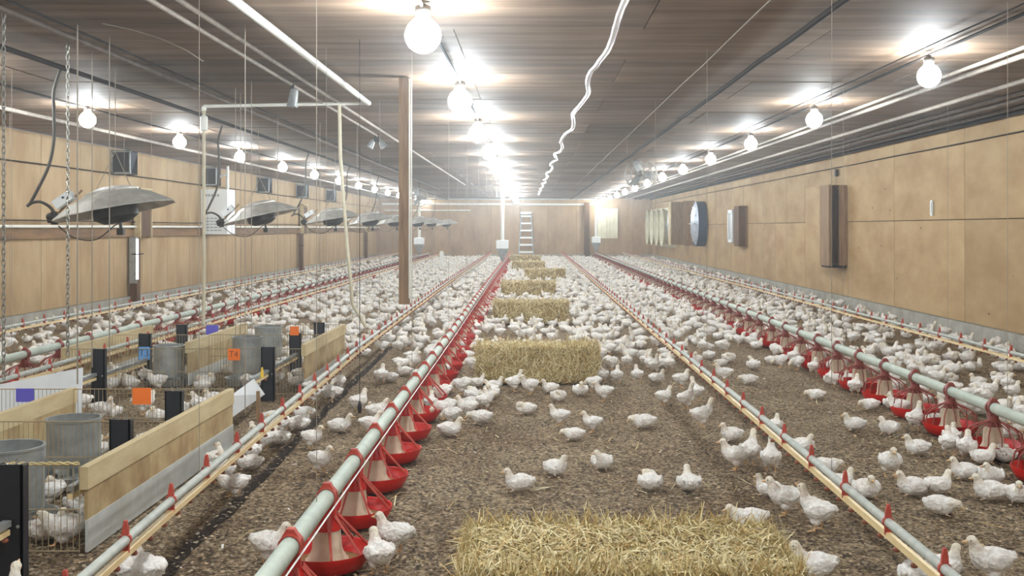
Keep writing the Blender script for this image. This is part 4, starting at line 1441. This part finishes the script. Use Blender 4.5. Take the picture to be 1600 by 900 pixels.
def build_pose(key, ratio):
    d = POSES[key]
    b = MB()
    loft(b, subdiv_spine(d['body'] + d['neck'], 3))
    sit = d['legs'] == 'sit'
    low = d['legs'] == 'low'
    zb = .060 if sit else (.098 if low else .120)
    wy = .078 if sit else .068
    for s in (-1, 1):
        rot = Matrix.Rotation(math.radians(8), 3, 'Y') @ Matrix.Rotation(s * math.radians(7), 3, 'Z')
        b.ball((-.016, s * wy, zb + .014), 1.0, 14, 10, sc=(.062, .015, .038), rot=rot)              # folded wing
        b.ball((-.066, s * (wy - .020), zb + .022), 1.0, 12, 8, sc=(.040, .011, .017), rot=rot)     # flight feathers
        if not sit:
            b.ball((.0, s * .036, zb - .045), 1.0, 12, 8, sc=(.036, .026, .036))                      # thigh
    b.ball((-.092, 0, d['body'][1][2] - .004), 1.0, 12, 8, sc=(.034, .030, .018), rot=Matrix.Rotation(math.radians(-22), 3, 'Y') @ Matrix.Identity(3))
    for pts, r in leg_paths(d['legs']):
        b.tube(pts, r, 6)
    hc = Vector(d['neck'][3][:3]); hf = Vector(d['neck'][-1][:3]); hd = (hf - hc).normalized()
    b.ball(hc + Vector((0, 0, .002)), .0275, 12, 9)
    me = b.mesh('raw', 'feather')
    o = bpy.data.objects.new('raw_body', me); COL.objects.link(o)
    md = o.modifiers.new('r', 'REMESH'); md.mode = 'VOXEL'; md.voxel_size = VOX; md.adaptivity = 0
    ms = o.modifiers.new('s', 'SMOOTH'); ms.factor = .5; ms.iterations = 4
    mdc = o.modifiers.new('d', 'DECIMATE'); mdc.ratio = ratio
    dg = bpy.context.evaluated_depsgraph_get()
    out = bpy.data.meshes.new_from_object(o.evaluated_get(dg))
    out.name = 'chicken'
    bpy.data.objects.remove(o, do_unlink=True)
    out.materials.clear(); out.materials.append(M['feather'])
    out.polygons.foreach_set('use_smooth', [True] * len(out.polygons))
    n = len(out.vertices)
    co = np.zeros(n * 3); out.vertices.foreach_get('co', co); co = co.reshape(-1, 3)
    nr = np.zeros(n * 3); out.vertices.foreach_get('normal', nr); nr = nr.reshape(-1, 3)
    rough = np.array([mnoise.noise((p[0] * 55, p[1] * 55, p[2] * 70)) + .6 * mnoise.noise((p[0] * 130, p[1] * 130, p[2] * 130 + 5)) for p in co])
    blot = np.array([mnoise.noise((p[0] * 22 + 9, p[1] * 22, p[2] * 22)) for p in co])
    far_head = np.clip((np.linalg.norm(co - np.array(hc), axis=1) - .03) / .02, 0, 1)
    lift = np.clip((co[:, 2] - (.055 if not sit else .0)) / .02, 0, 1)
    co = co + nr * (rough * .0046 * far_head * lift)[:, None]
    out.vertices.foreach_set('co', co.reshape(-1).tolist())
    # skin and plumage colour: pink-yellow shanks, creamy head and neck, white body
    white = np.array((1.0, .995, .98)); cream = np.array((.98, .91, .74)); shank = np.array((.86, .56, .30)); pink = np.array((1.0, .94, .90))
    col = np.tile(white, (n, 1))
    hd_ = np.linalg.norm(co - np.array(hc), axis=1)
    nk = np.array(d['neck'][1][:3])
    w_ = np.clip(1 - (hd_ - .024) / .05, 0, 1)[:, None]
    col = col * (1 - w_ * .8) + cream * w_ * .8
    belly = np.clip(((.105 if not sit else .05) - co[:, 2]) / .05, 0, 1)[:, None] * .5
    col = col * (1 - belly) + pink * belly
    bl = np.clip(blot * 1.8, 0, 1)[:, None] * .55
    col = col * (1 - bl) + pink * np.array((.92, .88, .87)) * bl
    dist = np.full(n, 9.0)
    for pts, r in leg_paths(d['legs']):
        for a, c in zip(pts[:-1], pts[1:]):
            dist = np.minimum(dist, seg_dist(co, np.array(a, float), np.array(c, float)) / r)
    lz = .060 if not sit else .02
    ww = (np.clip((2.0 - dist) / .7, 0, 1) * np.clip((lz - co[:, 2]) / .012, 0, 1))[:, None]
    col = col * (1 - ww) + shank * ww
    a = out.attributes.new('tint', 'FLOAT_COLOR', 'POINT')
    a.data.foreach_set('color', np.concatenate([col, np.ones((n, 1))], 1).reshape(-1).tolist())
    return out, hc, hd


def mirror_mesh(me):
    m = me.copy()
    n = len(m.vertices)
    co = np.zeros(n * 3); m.vertices.foreach_get('co', co); co = co.reshape(-1, 3); co[:, 1] *= -1
    m.vertices.foreach_set('co', co.reshape(-1).tolist())
    m.flip_normals(); m.update()
    return m


BODY, HEAD = {}, {}
for k in POSES:
    me, hc, hd = build_pose(k, .42)
    BODY[k] = me; HEAD[k] = (hc, hd)
for k in ('st_l', 'si_l', 'sl'):
    BODY[k[:2] + '_r' if k != 'sl' else 'sl_r'] = mirror_mesh(BODY[k])
    f = lambda v: Vector((v.x, -v.y, v.z))
    HEAD[k[:2] + '_r' if k != 'sl' else 'sl_r'] = (f(HEAD[k][0]), f(HEAD[k][1]))
LOD2 = {k: build_pose(k, .014)[0] for k in ('st', 'st_l', 'pk', 'si', 'si_l', 'ly', 'sl')}
LOD = {k: build_pose(k, .045)[0] for k in ('st', 'st_l', 'pk', 'si', 'si_l', 'ly', 'sl')}

beak_me = MB().lathe([(.0085, -.004), (.0072, .004), (.004, .012), (.0008, .018)], 7, rot=Matrix.Rotation(PI / 2, 3, 'Y')).mesh('beak', 'beak', True)
eye_me = MB().ball((0, 0, 0), .0038, 7, 5).mesh('eye', 'eye', True)


def head_parts(o, pose):
    hc, hd = HEAD[pose]
    rot = hd.to_track_quat('X', 'Z').to_euler()
    link('beak', beak_me, o, hc + hd * .030 + Vector((0, 0, -.003)), rot, 1.25)
    side = Vector((0, 0, 1)).cross(hd).normalized()
    for s in (-1, 1):
        link('eye', eye_me, o, hc + hd * .012 + side * s * .0225 + Vector((0, 0, .007)))


PLACED = []          # (x, y, r)
N_CH = 0


CHS = .67


def chicken(x, y, pose, heading, sc, label, group, detail=True):
    sc = sc * CHS
    o = link('chicken', BODY[pose], None, (x, y, .0), (0, 0, heading), sc)
    tag(o, label, 'chicken', group)
    if detail:
        head_parts(o, pose)
    return o


# (px, py of the ground contact, pose, heading in degrees: 0 right, 90 away, 180 left, 270 towards the camera, size, label)
FG = [
    (420, 884, 'st', 350, 1.05, 'chicken standing beside the nearest feeder tube, facing the red pan'),
    (487, 702, 'st', 340, .9, 'rear chicken of the pair standing between the drinker and feeder lines'),
    (500, 741, 'st', 330, .98, 'front chicken of the pair standing between the drinker and feeder lines'),
    (592, 899, 'st', 118, 1.02, 'chicken with its back to the camera at the nearest red pan'),
    (617, 868, 'st', 165, 1.04, 'chicken behind the nearest red pan, facing the feeder line'),
    (812, 769, 'si', 190, 1.0, 'chicken lying with raised tail left of the front trio, facing the feeder'),
    (868, 744, 'si_l', 300, .98, 'chicken resting above the nearest bale, head turned, left of its neighbour'),
    (941, 734, 'si_r', 262, .96, 'chicken resting above the nearest bale, facing the camera'),
    (1017, 767, 'sl', 80, 1.0, 'plump chicken resting with its head tucked, left of a twin seen from behind'),
    (1078, 768, 'si', 92, 1.0, 'chicken resting with its back to the camera, right of a head-tucked one'),
    (897, 689, 'ly', 185, .92, 'small chicken lying low in front of two chickens on the open litter'),
    (1150, 735, 'st', 175, 1.05, 'chicken standing in front of the group drinking at the middle line, facing left'),
    (1145, 690, 'si', 200, 1.0, 'chicken resting behind the one standing left of the drinker line'),
    (1172, 728, 'up', 60, 1.05, 'chicken stretching up to drink beside the standing one'),
    (1205, 738, 'up', 75, 1.0, 'chicken drinking close under the middle drinker pipe, on yellow legs'),
    (1172, 836, 'wk', 180, 1.02, 'large chicken walking low past the right end of the nearest bale'),
    (1228, 806, 'st', 170, 1.08, 'chicken standing behind the one that drinks, right of the walking chicken'),
    (1278, 831, 'up', 150, 1.08, 'chicken standing tall under the drinker line, nearest the bottom right bale'),
    (1204, 778, 'si', 140, .9, 'small chicken half hidden behind the one standing right of the walking chicken'),
    (1257, 708, 'si_l', 280, 1.0, 'chicken resting just behind the drinker line, facing the camera'),
    (1293, 741, 'ly', 355, .98, 'chicken lying behind the drinker line with its head to the right'),
    (1318, 765, 'si', 20, .88, 'chicken mostly hidden behind the drinker pipe'),
    (1357, 779, 'si', 272, 1.05, 'chicken sitting upright with long neck, facing the camera by the drinker line'),
    (1392, 746, 'st', 265, 1.05, 'chicken standing square to the camera on the open right-hand litter'),
    (1437, 711, 'si', 180, 1.0, 'chicken resting in profile below the dark red pans, facing left'),
    (1430, 776, 'si', 183, 1.05, 'chicken resting in profile against another one, facing left'),
    (1470, 773, 'si', 20, .98, 'chicken resting with tail raised behind the one in profile'),
    (1473, 806, 'ly', 320, 1.02, 'chicken lying with its head drooping to the right, nearest of its cluster'),
    (1512, 750, 'si', 178, 1.0, 'chicken resting below the last dark red pan, facing left'),
    (1553, 757, 'si_r', 250, 1.0, 'chicken resting with raised tail by the right edge, facing the camera'),
    (1540, 726, 'si', 10, .95, 'chicken resting against the last red pan but one'),
    (1574, 723, 'sl_r', 100, .98, 'chicken hunched under the last red pan at the right edge'),
    (1552, 783, 'si', 178, 1.08, 'chicken resting in profile close to the right edge, facing left'),
    (1595, 787, 'si', 250, 1.0, 'chicken cut off by the right edge, facing the camera'),
    (1484, 712, 'st', 75, 1.0, 'left chicken of two standing with backs turned at a dark red pan'),
    (1512, 719, 'st', 62, 1.0, 'right chicken of two standing with backs turned at a dark red pan'),
    (1275, 925, 'st', 178, 1.12, 'chicken at the bottom edge right of the nearest bale, facing left'),
    (1430, 935, 'up', 70, 1.0, 'chicken reaching up to a drinker nipple at the bottom edge'),
    (1482, 905, 'si', 30, 1.0, 'chicken behind the drinker pipe at the bottom right'),
    (1552, 915, 'st', 175, 1.1, 'chicken at the bottom right corner, facing left'),
    (1338, 673, 'si', 182, .98, 'chicken resting alone above the drinker line, facing left'),
    (1392, 679, 'si_r', 220, 1.0, 'chicken resting alone just below a dark red pan'),
    (1277, 625, 'ly', 180, .95, 'chicken lying flat on the open litter left of the dark red pans'),
    (1362, 641, 'ly', 190, .95, 'chicken lying in front of the fifth dark red pan from the edge'),
    (1303, 606, 'pk', 20, .95, 'chicken bending its head to a dark red pan'),
    (1406, 652, 'st', 150, 1.0, 'left chicken of the pair standing in front of a dark red pan'),
    (1431, 673, 'up', 45, 1.0, 'right chicken of the pair standing in front of a dark red pan'),
    (1212, 674, 'si', 60, .9, 'small chicken behind the drinker line, level with the drinking group'),
    (1272, 586, 'st', 60, .95, 'chicken standing with its back turned left of the feeding ones'),
    (1246, 578, 'pk', 200, .95, 'chicken bending down left of the dark red pans'),
    (1220, 575, 'pk', 185, .95, 'chicken pecking the litter, leftmost of three by the dark red pans'),
    (822, 648, 'sl', 180, .98, 'chicken dozing with its head tucked in front of the second bale'),
    (875, 666, 'st', 172, .9, 'chicken facing left on the open litter in front of the second bale'),
    (926, 676, 'st', 178, .85, 'chicken right of another left-facing one on the open litter'),
    (1007, 670, 'ly', 183, 1.1, 'chicken lying flat with tail raised in the middle of the aisle'),
    (1037, 634, 'st', 30, .9, 'hunched chicken left of the group at the middle drinker line'),
    (1072, 640, 'up', 40, 1.0, 'chicken stretching up to drink, left of the long-necked one'),
    (1088, 628, 'up', 110, 1.0, 'chicken drinking close against the middle drinker pipe'),
    (1097, 668, 'up', 8, 1.05, 'long-necked chicken striding towards the middle drinker line'),
    (996, 599, 'st', 95, .95, 'chicken standing with its back turned right of the second bale'),
    (1027, 598, 'si', 20, .95, 'chicken sitting left of the middle drinker line, facing it'),
    (745, 605, 'si', 30, .9, 'chicken sitting at the left front corner of the second bale'),
    (772, 610, 'si', 15, .95, 'chicken sitting against the second bale, neck raised, leftmost of the row'),
    (803, 612, 'up', 20, .95, 'chicken reaching up at the front of the second bale'),
    (828, 617, 'st', 205, 1.0, 'chicken standing on spread legs before the second bale'),
    (860, 614, 'si', 200, .95, 'chicken by the middle of the second bale, neck raised'),
    (873, 627, 'sl_r', 300, .95, 'chicken resting with head down before the middle of the second bale'),
    (907, 618, 'si', 275, 1.0, 'chicken facing the camera near the right end of the second bale'),
    (928, 611, 'pk', 150, .9, 'chicken at the right end of the second bale, head lowered'),
    (944, 627, 'st', 182, .95, 'chicken standing before the right end of the second bale, facing left'),
    (941, 599, 'up', 110, .95, 'chicken standing right at the corner of the second bale'),
    (964, 600, 'st', 80, .95, 'chicken with its back turned just right of the second bale'),
    (1010, 575, 'up', 40, .95, 'chicken in the huddle drinking beyond the second bale, leftmost'),
    (1023, 584, 'up', 60, .95, 'chicken in the huddle drinking beyond the second bale, nearest'),
    (1046, 580, 'up', 80, .95, 'chicken in the huddle drinking beyond the second bale, under the pipe'),
    (1064, 606, 'st', 20, .95, 'chicken stepping under the drinker pipe, wings loose'),
    (1172, 601, 'ly', 180, 1.0, 'chicken lying behind the drinker line, facing left'),
    (1132, 597, 'st', 170, 1.0, 'upright chicken just behind the middle drinker line'),
    (1128, 573, 'ly', 200, .85, 'small chicken lying behind the drinker line on open litter'),
    (1105, 549, 'ly', 180, 1.05, 'chicken lying in a pair behind the middle drinker line'),
    (595, 601, 'st', 85, 1.05, 'chicken standing alone with its back turned beside the wet track'),
    (738, 638, 'si', 340, 1.0, 'chicken sitting right of the red pans, neck raised, facing right'),
    (464, 673, 'ly', 200, 1.0, 'chicken lying just behind the drinker line beside the wet track'),
    (530, 676, 'si', 350, 1.05, 'chicken lying between wet track and feeder line, facing right'),
    (560, 646, 'st', 60, 1.05, 'broad chicken by the hanging sensor with its back turned'),
    (583, 648, 'si', 250, .85, 'left of two small chickens peering over by the hanging sensor'),
    (600, 645, 'si', 280, .85, 'right of two small chickens peering over by the hanging sensor'),
    (578, 680, 'st', 10, .95, 'chicken pressed against the feeder tube below the hanging sensor'),
    (695, 655, 'pk', 190, 1.05, 'chicken feeding with its head down in the fifth red pan'),
    (702, 682, 'si', 350, 1.05, 'chicken lying beside the fourth red pan, facing right'),
    (690, 630, 'pk', 185, 1.05, 'chicken feeding at the sixth red pan, back to the aisle'),
    (722, 617, 'pk', 170, 1.05, 'chicken walking up to the sixth red pan from the aisle'),
    (365, 775, 'wk', 200, .95, 'chicken crouching under the drinker line beside the pen skirt'),
    (388, 735, 'si', 190, .95, 'chicken behind the drinker line near the crouching one'),
    (205, 925, 'up', 130, 1.0, 'left of two chickens stretching up at the bottom left drinker line'),
    (228, 928, 'up', 150, 1.05, 'right of two chickens stretching up at the bottom left drinker line'),
    (100, 852, 'wk', 182, 1.15, 'large chicken crouching just behind the nearest rope-topped wire panel'),
    (66, 846, 'si', 20, 1.1, 'chicken sitting between the largest black post and a crouching chicken'),
    (11, 975, 'up', 95, 1.0, 'chicken head rising at the bottom left corner beside the black post'),
    (468, 665, 'si', 10, .8, 'small chicken peeking from behind the drinker line'),
]
for (px, py, pose, hd, sc, lab) in FG:
    g = G(px, py)
    if pose in ('si', 'si_l', 'si_r', 'ly', 'sl', 'sl_r'):
        g.y += .03
    else:
        g.y += .01
    x, y = g.x, g.y
    lx_ = None
    chicken(x, y, pose, math.radians(hd), sc, lab, 'chickens in the open foreground')
    PLACED.append((x, y, .075))
# the one looking up out of a red pan
pen_rng = random.Random(21)

# penned chickens
PEN = [(-2.62, -1.93, 4.26, 5.06, 11, 'in the nearest rope-topped wire pen', 'chickens in the nearest pen'),
       (-2.62, -1.93, 5.22, 6.28, 9, 'in the pen before the large orange card', 'chickens in the pen under the orange card'),
       (-3.5, -2.84, 5.3, 6.28, 5, 'in the pen before the large purple card', 'chickens in the pen under the purple card'),
       (-2.70, -1.88, 8.22, 9.02, 7, 'in the pen behind the orange T4 card', 'chickens in the front right pen of the second row'),
       (-2.70, -1.88, 9.2, 9.95, 6, 'in the pen behind the plain orange card', 'chickens in the back right pen of the second row'),
       (-3.55, -2.93, 8.22, 9.02, 7, 'in the pen before the blue card', 'chickens in the front left pen of the second row'),
       (-3.55, -2.93, 9.2, 9.95, 6, 'in the pen before the small purple card', 'chickens in the back left pen of the second row'),
       (-3.5, -1.9, 6.52, 7.6, 12, 'loose between the two pen rows', 'chickens between the pen rows'),
       (-1.68, -1.50, 5.0, 8.6, 15, 'between pen side and drinker line', 'chickens along the pen side')]
OBST = [(-1.885, 3.8, .1), (-1.93, 4.93, .1), (-2.08, 6.1, .1), (-1.98, 7.88, .1), (-2.01, 8.92, .1), (-2.02, 9.98, .1), (-3.22, 7.8, .1), (-3.29, 8.92, .1),
        (-3.33, 9.98, .1), (-2.26, 4.52, .21), (-2.33, 5.33, .2), (-3.01, 8.70, .2), (-2.365, 8.72, .2), (-2.40, 9.55, .2), (-1.82, 7.0, .22), (-3.2, 6.75, .3), (-1.8, 6.6, .15), (-1.8, 7.5, .2)]
ALLP = ['st', 'st_l', 'st_r', 'pk', 'si', 'si', 'si_l', 'si_r', 'ly', 'sl', 'sl_r', 'up']


def free(x, y, r):
    for (a, b, q) in PLACED:
        if abs(a - x) < r + q and abs(b - y) < r + q and (a - x) ** 2 + (b - y) ** 2 < ((r + q) * .92) ** 2:
            return False
    for (a, b, q) in OBST:
        if (a - x) ** 2 + (b - y) ** 2 < (q + .03) ** 2: return False
    return True


NCHILD = 0
QUEUE = []
ORD = ['nearest', 'second nearest', 'third nearest', 'fourth nearest', 'fifth nearest', 'sixth nearest', 'seventh nearest', 'eighth nearest', 'ninth nearest', 'tenth nearest', 'eleventh nearest', 'twelfth nearest']


def flush_queue():
    """name each bird by pose, facing and place; where several answer to that, by how near it stands"""
    fam = {}
    for q in QUEUE:
        x, y, pose, h, sc, lab, grp, det = q
        word = 'pecking' if pose == 'pk' else ('standing' if pose[:2] in ('st', 'up', 'wk') else 'resting')
        a = math.degrees(h) % 360
        face = 'facing right' if a < 45 or a >= 315 else ('facing away' if a < 135 else ('facing left' if a < 225 else 'facing the camera'))
        fam.setdefault((word, face, lab), []).append(q)
    for (word, face, lab), qs in fam.items():
        qs.sort(key=lambda q: q[1])
        for i, (x, y, pose, h, sc, _l, grp, det) in enumerate(qs):
            pre = '' if len(qs) == 1 else ((ORD[i] if i < len(ORD) else 'far') + ' ')
            chicken(x, y, pose, h, sc, '%swhite chicken %s, %s, %s' % (pre, word, face, lab), grp, det)
    QUEUE.clear()


for (x0, x1, y0, y1, n, lab, grp) in PEN:
    done, tries = 0, 0
    while done < n and tries < 600:
        tries += 1
        x, y = pen_rng.uniform(x0, x1), pen_rng.uniform(y0, y1)
        if not free(x, y, .07): continue
        QUEUE.append((x, y, pen_rng.choice(['st', 'st_l', 'st_r', 'si', 'si_l', 'pk', 'si_r']), pen_rng.uniform(0, 2 * PI), pen_rng.uniform(.92, 1.06), lab, grp, True))
        PLACED.append((x, y, .07)); done += 1; NCHILD += 1

# ------------------------------------------------------------------ the flock
crng = random.Random(5)


def density(x, y):
    """birds per square metre that the photograph shows on this patch of floor"""
    if x < -3.75 and y < 6.2: return 2.0
    if y < 5.2: return 0.0
    if -3.75 < x < -1.2 and y < 10.6: return 0.0 if x < lineC(y) + .02 else 0
    if x > 4.05:                                       # along the right wall
        return 1.2 if y < 9 else 3.5
    if 2.45 < x <= 4.05:
        return 6.5 if y < 12 else 8.5
    if 1.25 < x <= 2.45:
        if y < 9.0: return .0
        return min(9.0, 1.0 + (y - 9.0) * 1.6)
    if -.58 < x <= 1.25:
        if y < 9.4: return 0.0 if x > -.30 or y < 6.5 else 5.5
        if abs(x) < .6 and y < 13: return 3.0
        return min(9.5, 3.0 + (y - 9.4) * 1.3)
    if lineC(y) < x <= -.58:
        if y < 6.6: return 0.0
        return 4.0 if y < 9 else min(9.0, 5.0 + (y - 9) * .5)
    if -3.4 < x <= lineC(y):
        return 3.8 if y < 16 else (6.0 if y < 24 else 8.0)
    if -5.3 < x <= -3.4:
        return 5.0 if y < 20 else 6.5
    return 2.4                                          # along the left wall


def zone(x, y):
    if x > 3.96: return 'along the right wall behind its drinker line'
    if x > 2.64: return 'beyond the dark red pans'
    if x > 1.235: return 'between middle drinker line and dark red pans'
    if x > -.78:
        return 'in the crowd around the straw bales'
    if x > lineC(y): return 'between bright red pans and pen-side drinker line'
    if x > -3.55: return 'behind the pens by the hanging post'
    if x > -5.38: return 'around the feeder line behind the pens'
    return 'along the left wall behind its drinker line'


POST_XY = (P(632, 475, 8.87).x, 8.87)
CELL = .125
cells_occ = {}


def occ_ok(x, y, rmin):
    cx_, cy_ = int(x / .3), int(y / .3)
    for i in (-1, 0, 1):
        for j in (-1, 0, 1):
            for (a, b) in cells_occ.get((cx_ + i, cy_ + j), ()):
                if (a - x) ** 2 + (b - y) ** 2 < rmin * rmin: return False
    return True


for (a, b, q) in PLACED:
    cells_occ.setdefault((int(a / .3), int(b / .3)), []).append((a, b))
cands = []
area = (XR - XL) * (44.4 - 4.4)
for _ in range(int(area * 62)):
    x = crng.uniform(XL + .16, XR - .16); y = crng.uniform(4.4, 44.2)
    if crng.random() > density(x, y) / 14.0: continue
    px = CX + x / y * F
    if px < -70 or px > 1670: continue
    if any(abs(x - bx) < L / 2 + .10 and abs(y - by) < Dp / 2 + .11 for (bx, by, L, Dp, *_r) in BALES): continue
    if any(abs(x - fx) < .30 and (x - fx) ** 2 + (y - fy) ** 2 < .235 ** 2 for (fx, fy) in FEED_XY): continue
    rmin = .155 if y < 14 else .14
    if not occ_ok(x, y, rmin): continue
    cells_occ.setdefault((int(x / .3), int(y / .3)), []).append((x, y))
    near_feed = min(((x - fx) ** 2 + (y - fy) ** 2, fx, fy) for (fx, fy) in FEED_XY if abs(fy - y) < .7) if any(abs(fy - y) < .7 for (fx, fy) in FEED_XY) else (9, 0, 0)
    h = crng.uniform(0, 2 * PI)
    pose = crng.choice(ALLP)
    if near_feed[0] < .40 ** 2:
        h = math.atan2(near_feed[2] - y, near_feed[1] - x) + crng.uniform(-.3, .3)
        pose = crng.choice(['pk', 'st', 'st', 'si'])
    elif pose == 'up':
        pose = 'st'
    cands.append((y, x, pose, h, crng.uniform(.9, 1.08) * 1.0))
cands.sort()
n_fg = len(FG) + NCHILD
n_ind = 300 - n_fg
WORD = {'st': 'standing', 'st_l': 'standing', 'st_r': 'standing', 'pk': 'with lowered head', 'up': 'standing'}
for i, (y, x, pose, h, sc) in enumerate(cands[:n_ind]):
    zz = zone(x, y)
    QUEUE.append((x, y, pose, h, sc, zz, 'nearer chickens ' + zz, y < 9))
flush_queue()
# everything beyond: one object
rest = cands[n_ind:]
arr, arr2 = {}, {}
for k, me in list(LOD.items()) + [(k_ + '*', m_) for k_, m_ in LOD2.items()]:
    me.calc_loop_triangles()
    v = np.zeros(len(me.vertices) * 3); me.vertices.foreach_get('co', v)
    t = np.zeros(len(me.loop_triangles) * 3, dtype=np.int32); me.loop_triangles.foreach_get('vertices', t)
    c = np.zeros(len(me.vertices) * 4); me.attributes['tint'].data.foreach_get('color', c)
    (arr2 if k.endswith('*') else arr)[k.rstrip('*')] = (v.reshape(-1, 3), t.reshape(-1, 3), c.reshape(-1, 4))
VV, TT, CC = [], [], []
base = 0
for (y, x, pose, h, sc) in rest:
    k = {'st_r': 'st_l', 'si_r': 'si_l', 'sl_r': 'sl', 'up': 'st', 'wk': 'st'}.get(pose, pose)
    v, t, c = (arr if y < 22 else arr2)[k]
    sc = sc * CHS
    ca, sa = math.cos(h), math.sin(h)
    flip = -1.0 if pose.endswith('_r') else 1.0
    vx, vy, vz = v[:, 0], v[:, 1] * flip, v[:, 2]
    VV.append(np.stack([(vx * ca - vy * sa) * sc + x, (vx * sa + vy * ca) * sc + y, vz * sc], 1))
    TT.append((t if flip > 0 else t[:, ::-1]) + base)
    cc = c.copy(); cc[:, :3] *= crng.uniform(.93, 1.0)
    CC.append(cc)
    base += len(v)
VV = np.concatenate(VV); TT = np.concatenate(TT); CC = np.concatenate(CC)
me = bpy.data.meshes.new('flock')
me.vertices.add(len(VV)); me.vertices.foreach_set('co', VV.reshape(-1).astype(np.float32))
me.loops.add(len(TT) * 3); me.loops.foreach_set('vertex_index', TT.reshape(-1).astype(np.int32))
me.polygons.add(len(TT)); me.polygons.foreach_set('loop_start', np.arange(0, len(TT) * 3, 3, dtype=np.int32))
me.update(calc_edges=True)
me.polygons.foreach_set('use_smooth', [True] * len(TT))
a = me.attributes.new('tint', 'FLOAT_COLOR', 'POINT'); a.data.foreach_set('color', CC.reshape(-1).astype(np.float32))
me.materials.append(M['feather'])
tag(link('flock_beyond', me), 'dense white flock of chickens filling the far half of the house', 'flock', kind='stuff')
print('CHICKENS', n_fg, n_ind, len(rest), 'tris', len(TT), {k: len(m.polygons) for k, m in BODY.items()})


# ------------------------------------------------------------------ litter chips, loose straw and shed feathers on the floor
def flakes(n, region, size, mats, name, label, cat, seed, zmax=.008, slender=1.0, group=None):
    r = np.random.RandomState(seed)
    x = r.uniform(region[0], region[1], n)
    u = r.uniform(0, 1, n)
    y = region[2] * (region[3] / region[2]) ** u                 # denser towards the camera
    keep = (np.abs(x / y * F + 30) < 860)
    x, y = x[keep], y[keep]; n = len(x)
    th = r.uniform(0, 2 * PI, n); s = r.uniform(size[0], size[1], n) * .5; w = s / slender * r.uniform(.35, .8, n)
    tx, ty = r.uniform(-.35, .35, n), r.uniform(-.35, .35, n)
    zc_ = r.uniform(-.002, zmax, n)
    V = np.zeros((n, 4, 3))
    for k, (a, b) in enumerate(((-1, -1), (1, -1), (1, 1), (-1, 1))):
        lx_ = a * s; ly_ = b * w
        dx = lx_ * np.cos(th) - ly_ * np.sin(th); dy = lx_ * np.sin(th) + ly_ * np.cos(th)
        V[:, k, 0] = x + dx; V[:, k, 1] = y + dy; V[:, k, 2] = zc_ + (dx * tx + dy * ty)
    me = bpy.data.meshes.new(name)
    me.vertices.add(n * 4); me.vertices.foreach_set('co', V.reshape(-1).astype(np.float32))
    me.loops.add(n * 4); me.loops.foreach_set('vertex_index', np.arange(n * 4, dtype=np.int32))
    me.polygons.add(n); me.polygons.foreach_set('loop_start', np.arange(0, n * 4, 4, dtype=np.int32))
    me.update(calc_edges=True)
    for k in mats: me.materials.append(M[k])
    me.polygons.foreach_set('material_index', r.randint(0, len(mats), n).astype(np.int32))
    me.update()
    tag(link(name, me), label, cat, kind='stuff')


flakes(90000, (-4.5, 4.6, 2.7, 12), (.006, .020), ['chip1', 'chip2', 'chip3', 'chip3', 'chip3', 'chip4'], 'litter_chips', 'loose wood shavings lying on the litter floor', 'litter', 3)
flakes(900, (-1.3, 3.6, 2.7, 9), (.03, .11), ['straw1', 'straw2', 'straw3'], 'scattered_straw', 'loose straw stems scattered over the litter', 'straw', 4, zmax=.012, slender=14)
flakes(260, (-2, 4.2, 2.7, 12), (.008, .03), ['down'], 'shed_feathers', 'small white feathers shed on the litter', 'feathers', 6, zmax=.012, slender=2.2)

# ------------------------------------------------------------------ dusty air
if HAZE > 0:
    b = MB().box(((XL + XR) / 2, (YB + YF) / 2, ZC / 2 + .02), (XR - XL - .01, YF - YB - .01, ZC + .06))
    m = bpy.data.materials.new('dusty_air'); m.use_nodes = True
    nt = m.node_tree; nt.nodes.clear()
    out = nt.nodes.new('ShaderNodeOutputMaterial'); vs = nt.nodes.new('ShaderNodeVolumeScatter')
    vs.inputs['Density'].default_value = HAZE; vs.inputs['Anisotropy'].default_value = .78
    vs.inputs['Color'].default_value = (.93, .97, 1, 1)
    nt.links.new(vs.outputs[0], out.inputs['Volume'])
    tag(obj('dusty_haze', b, m), 'thin dusty haze glowing around the bulbs towards the far end', 'haze', kind='stuff')
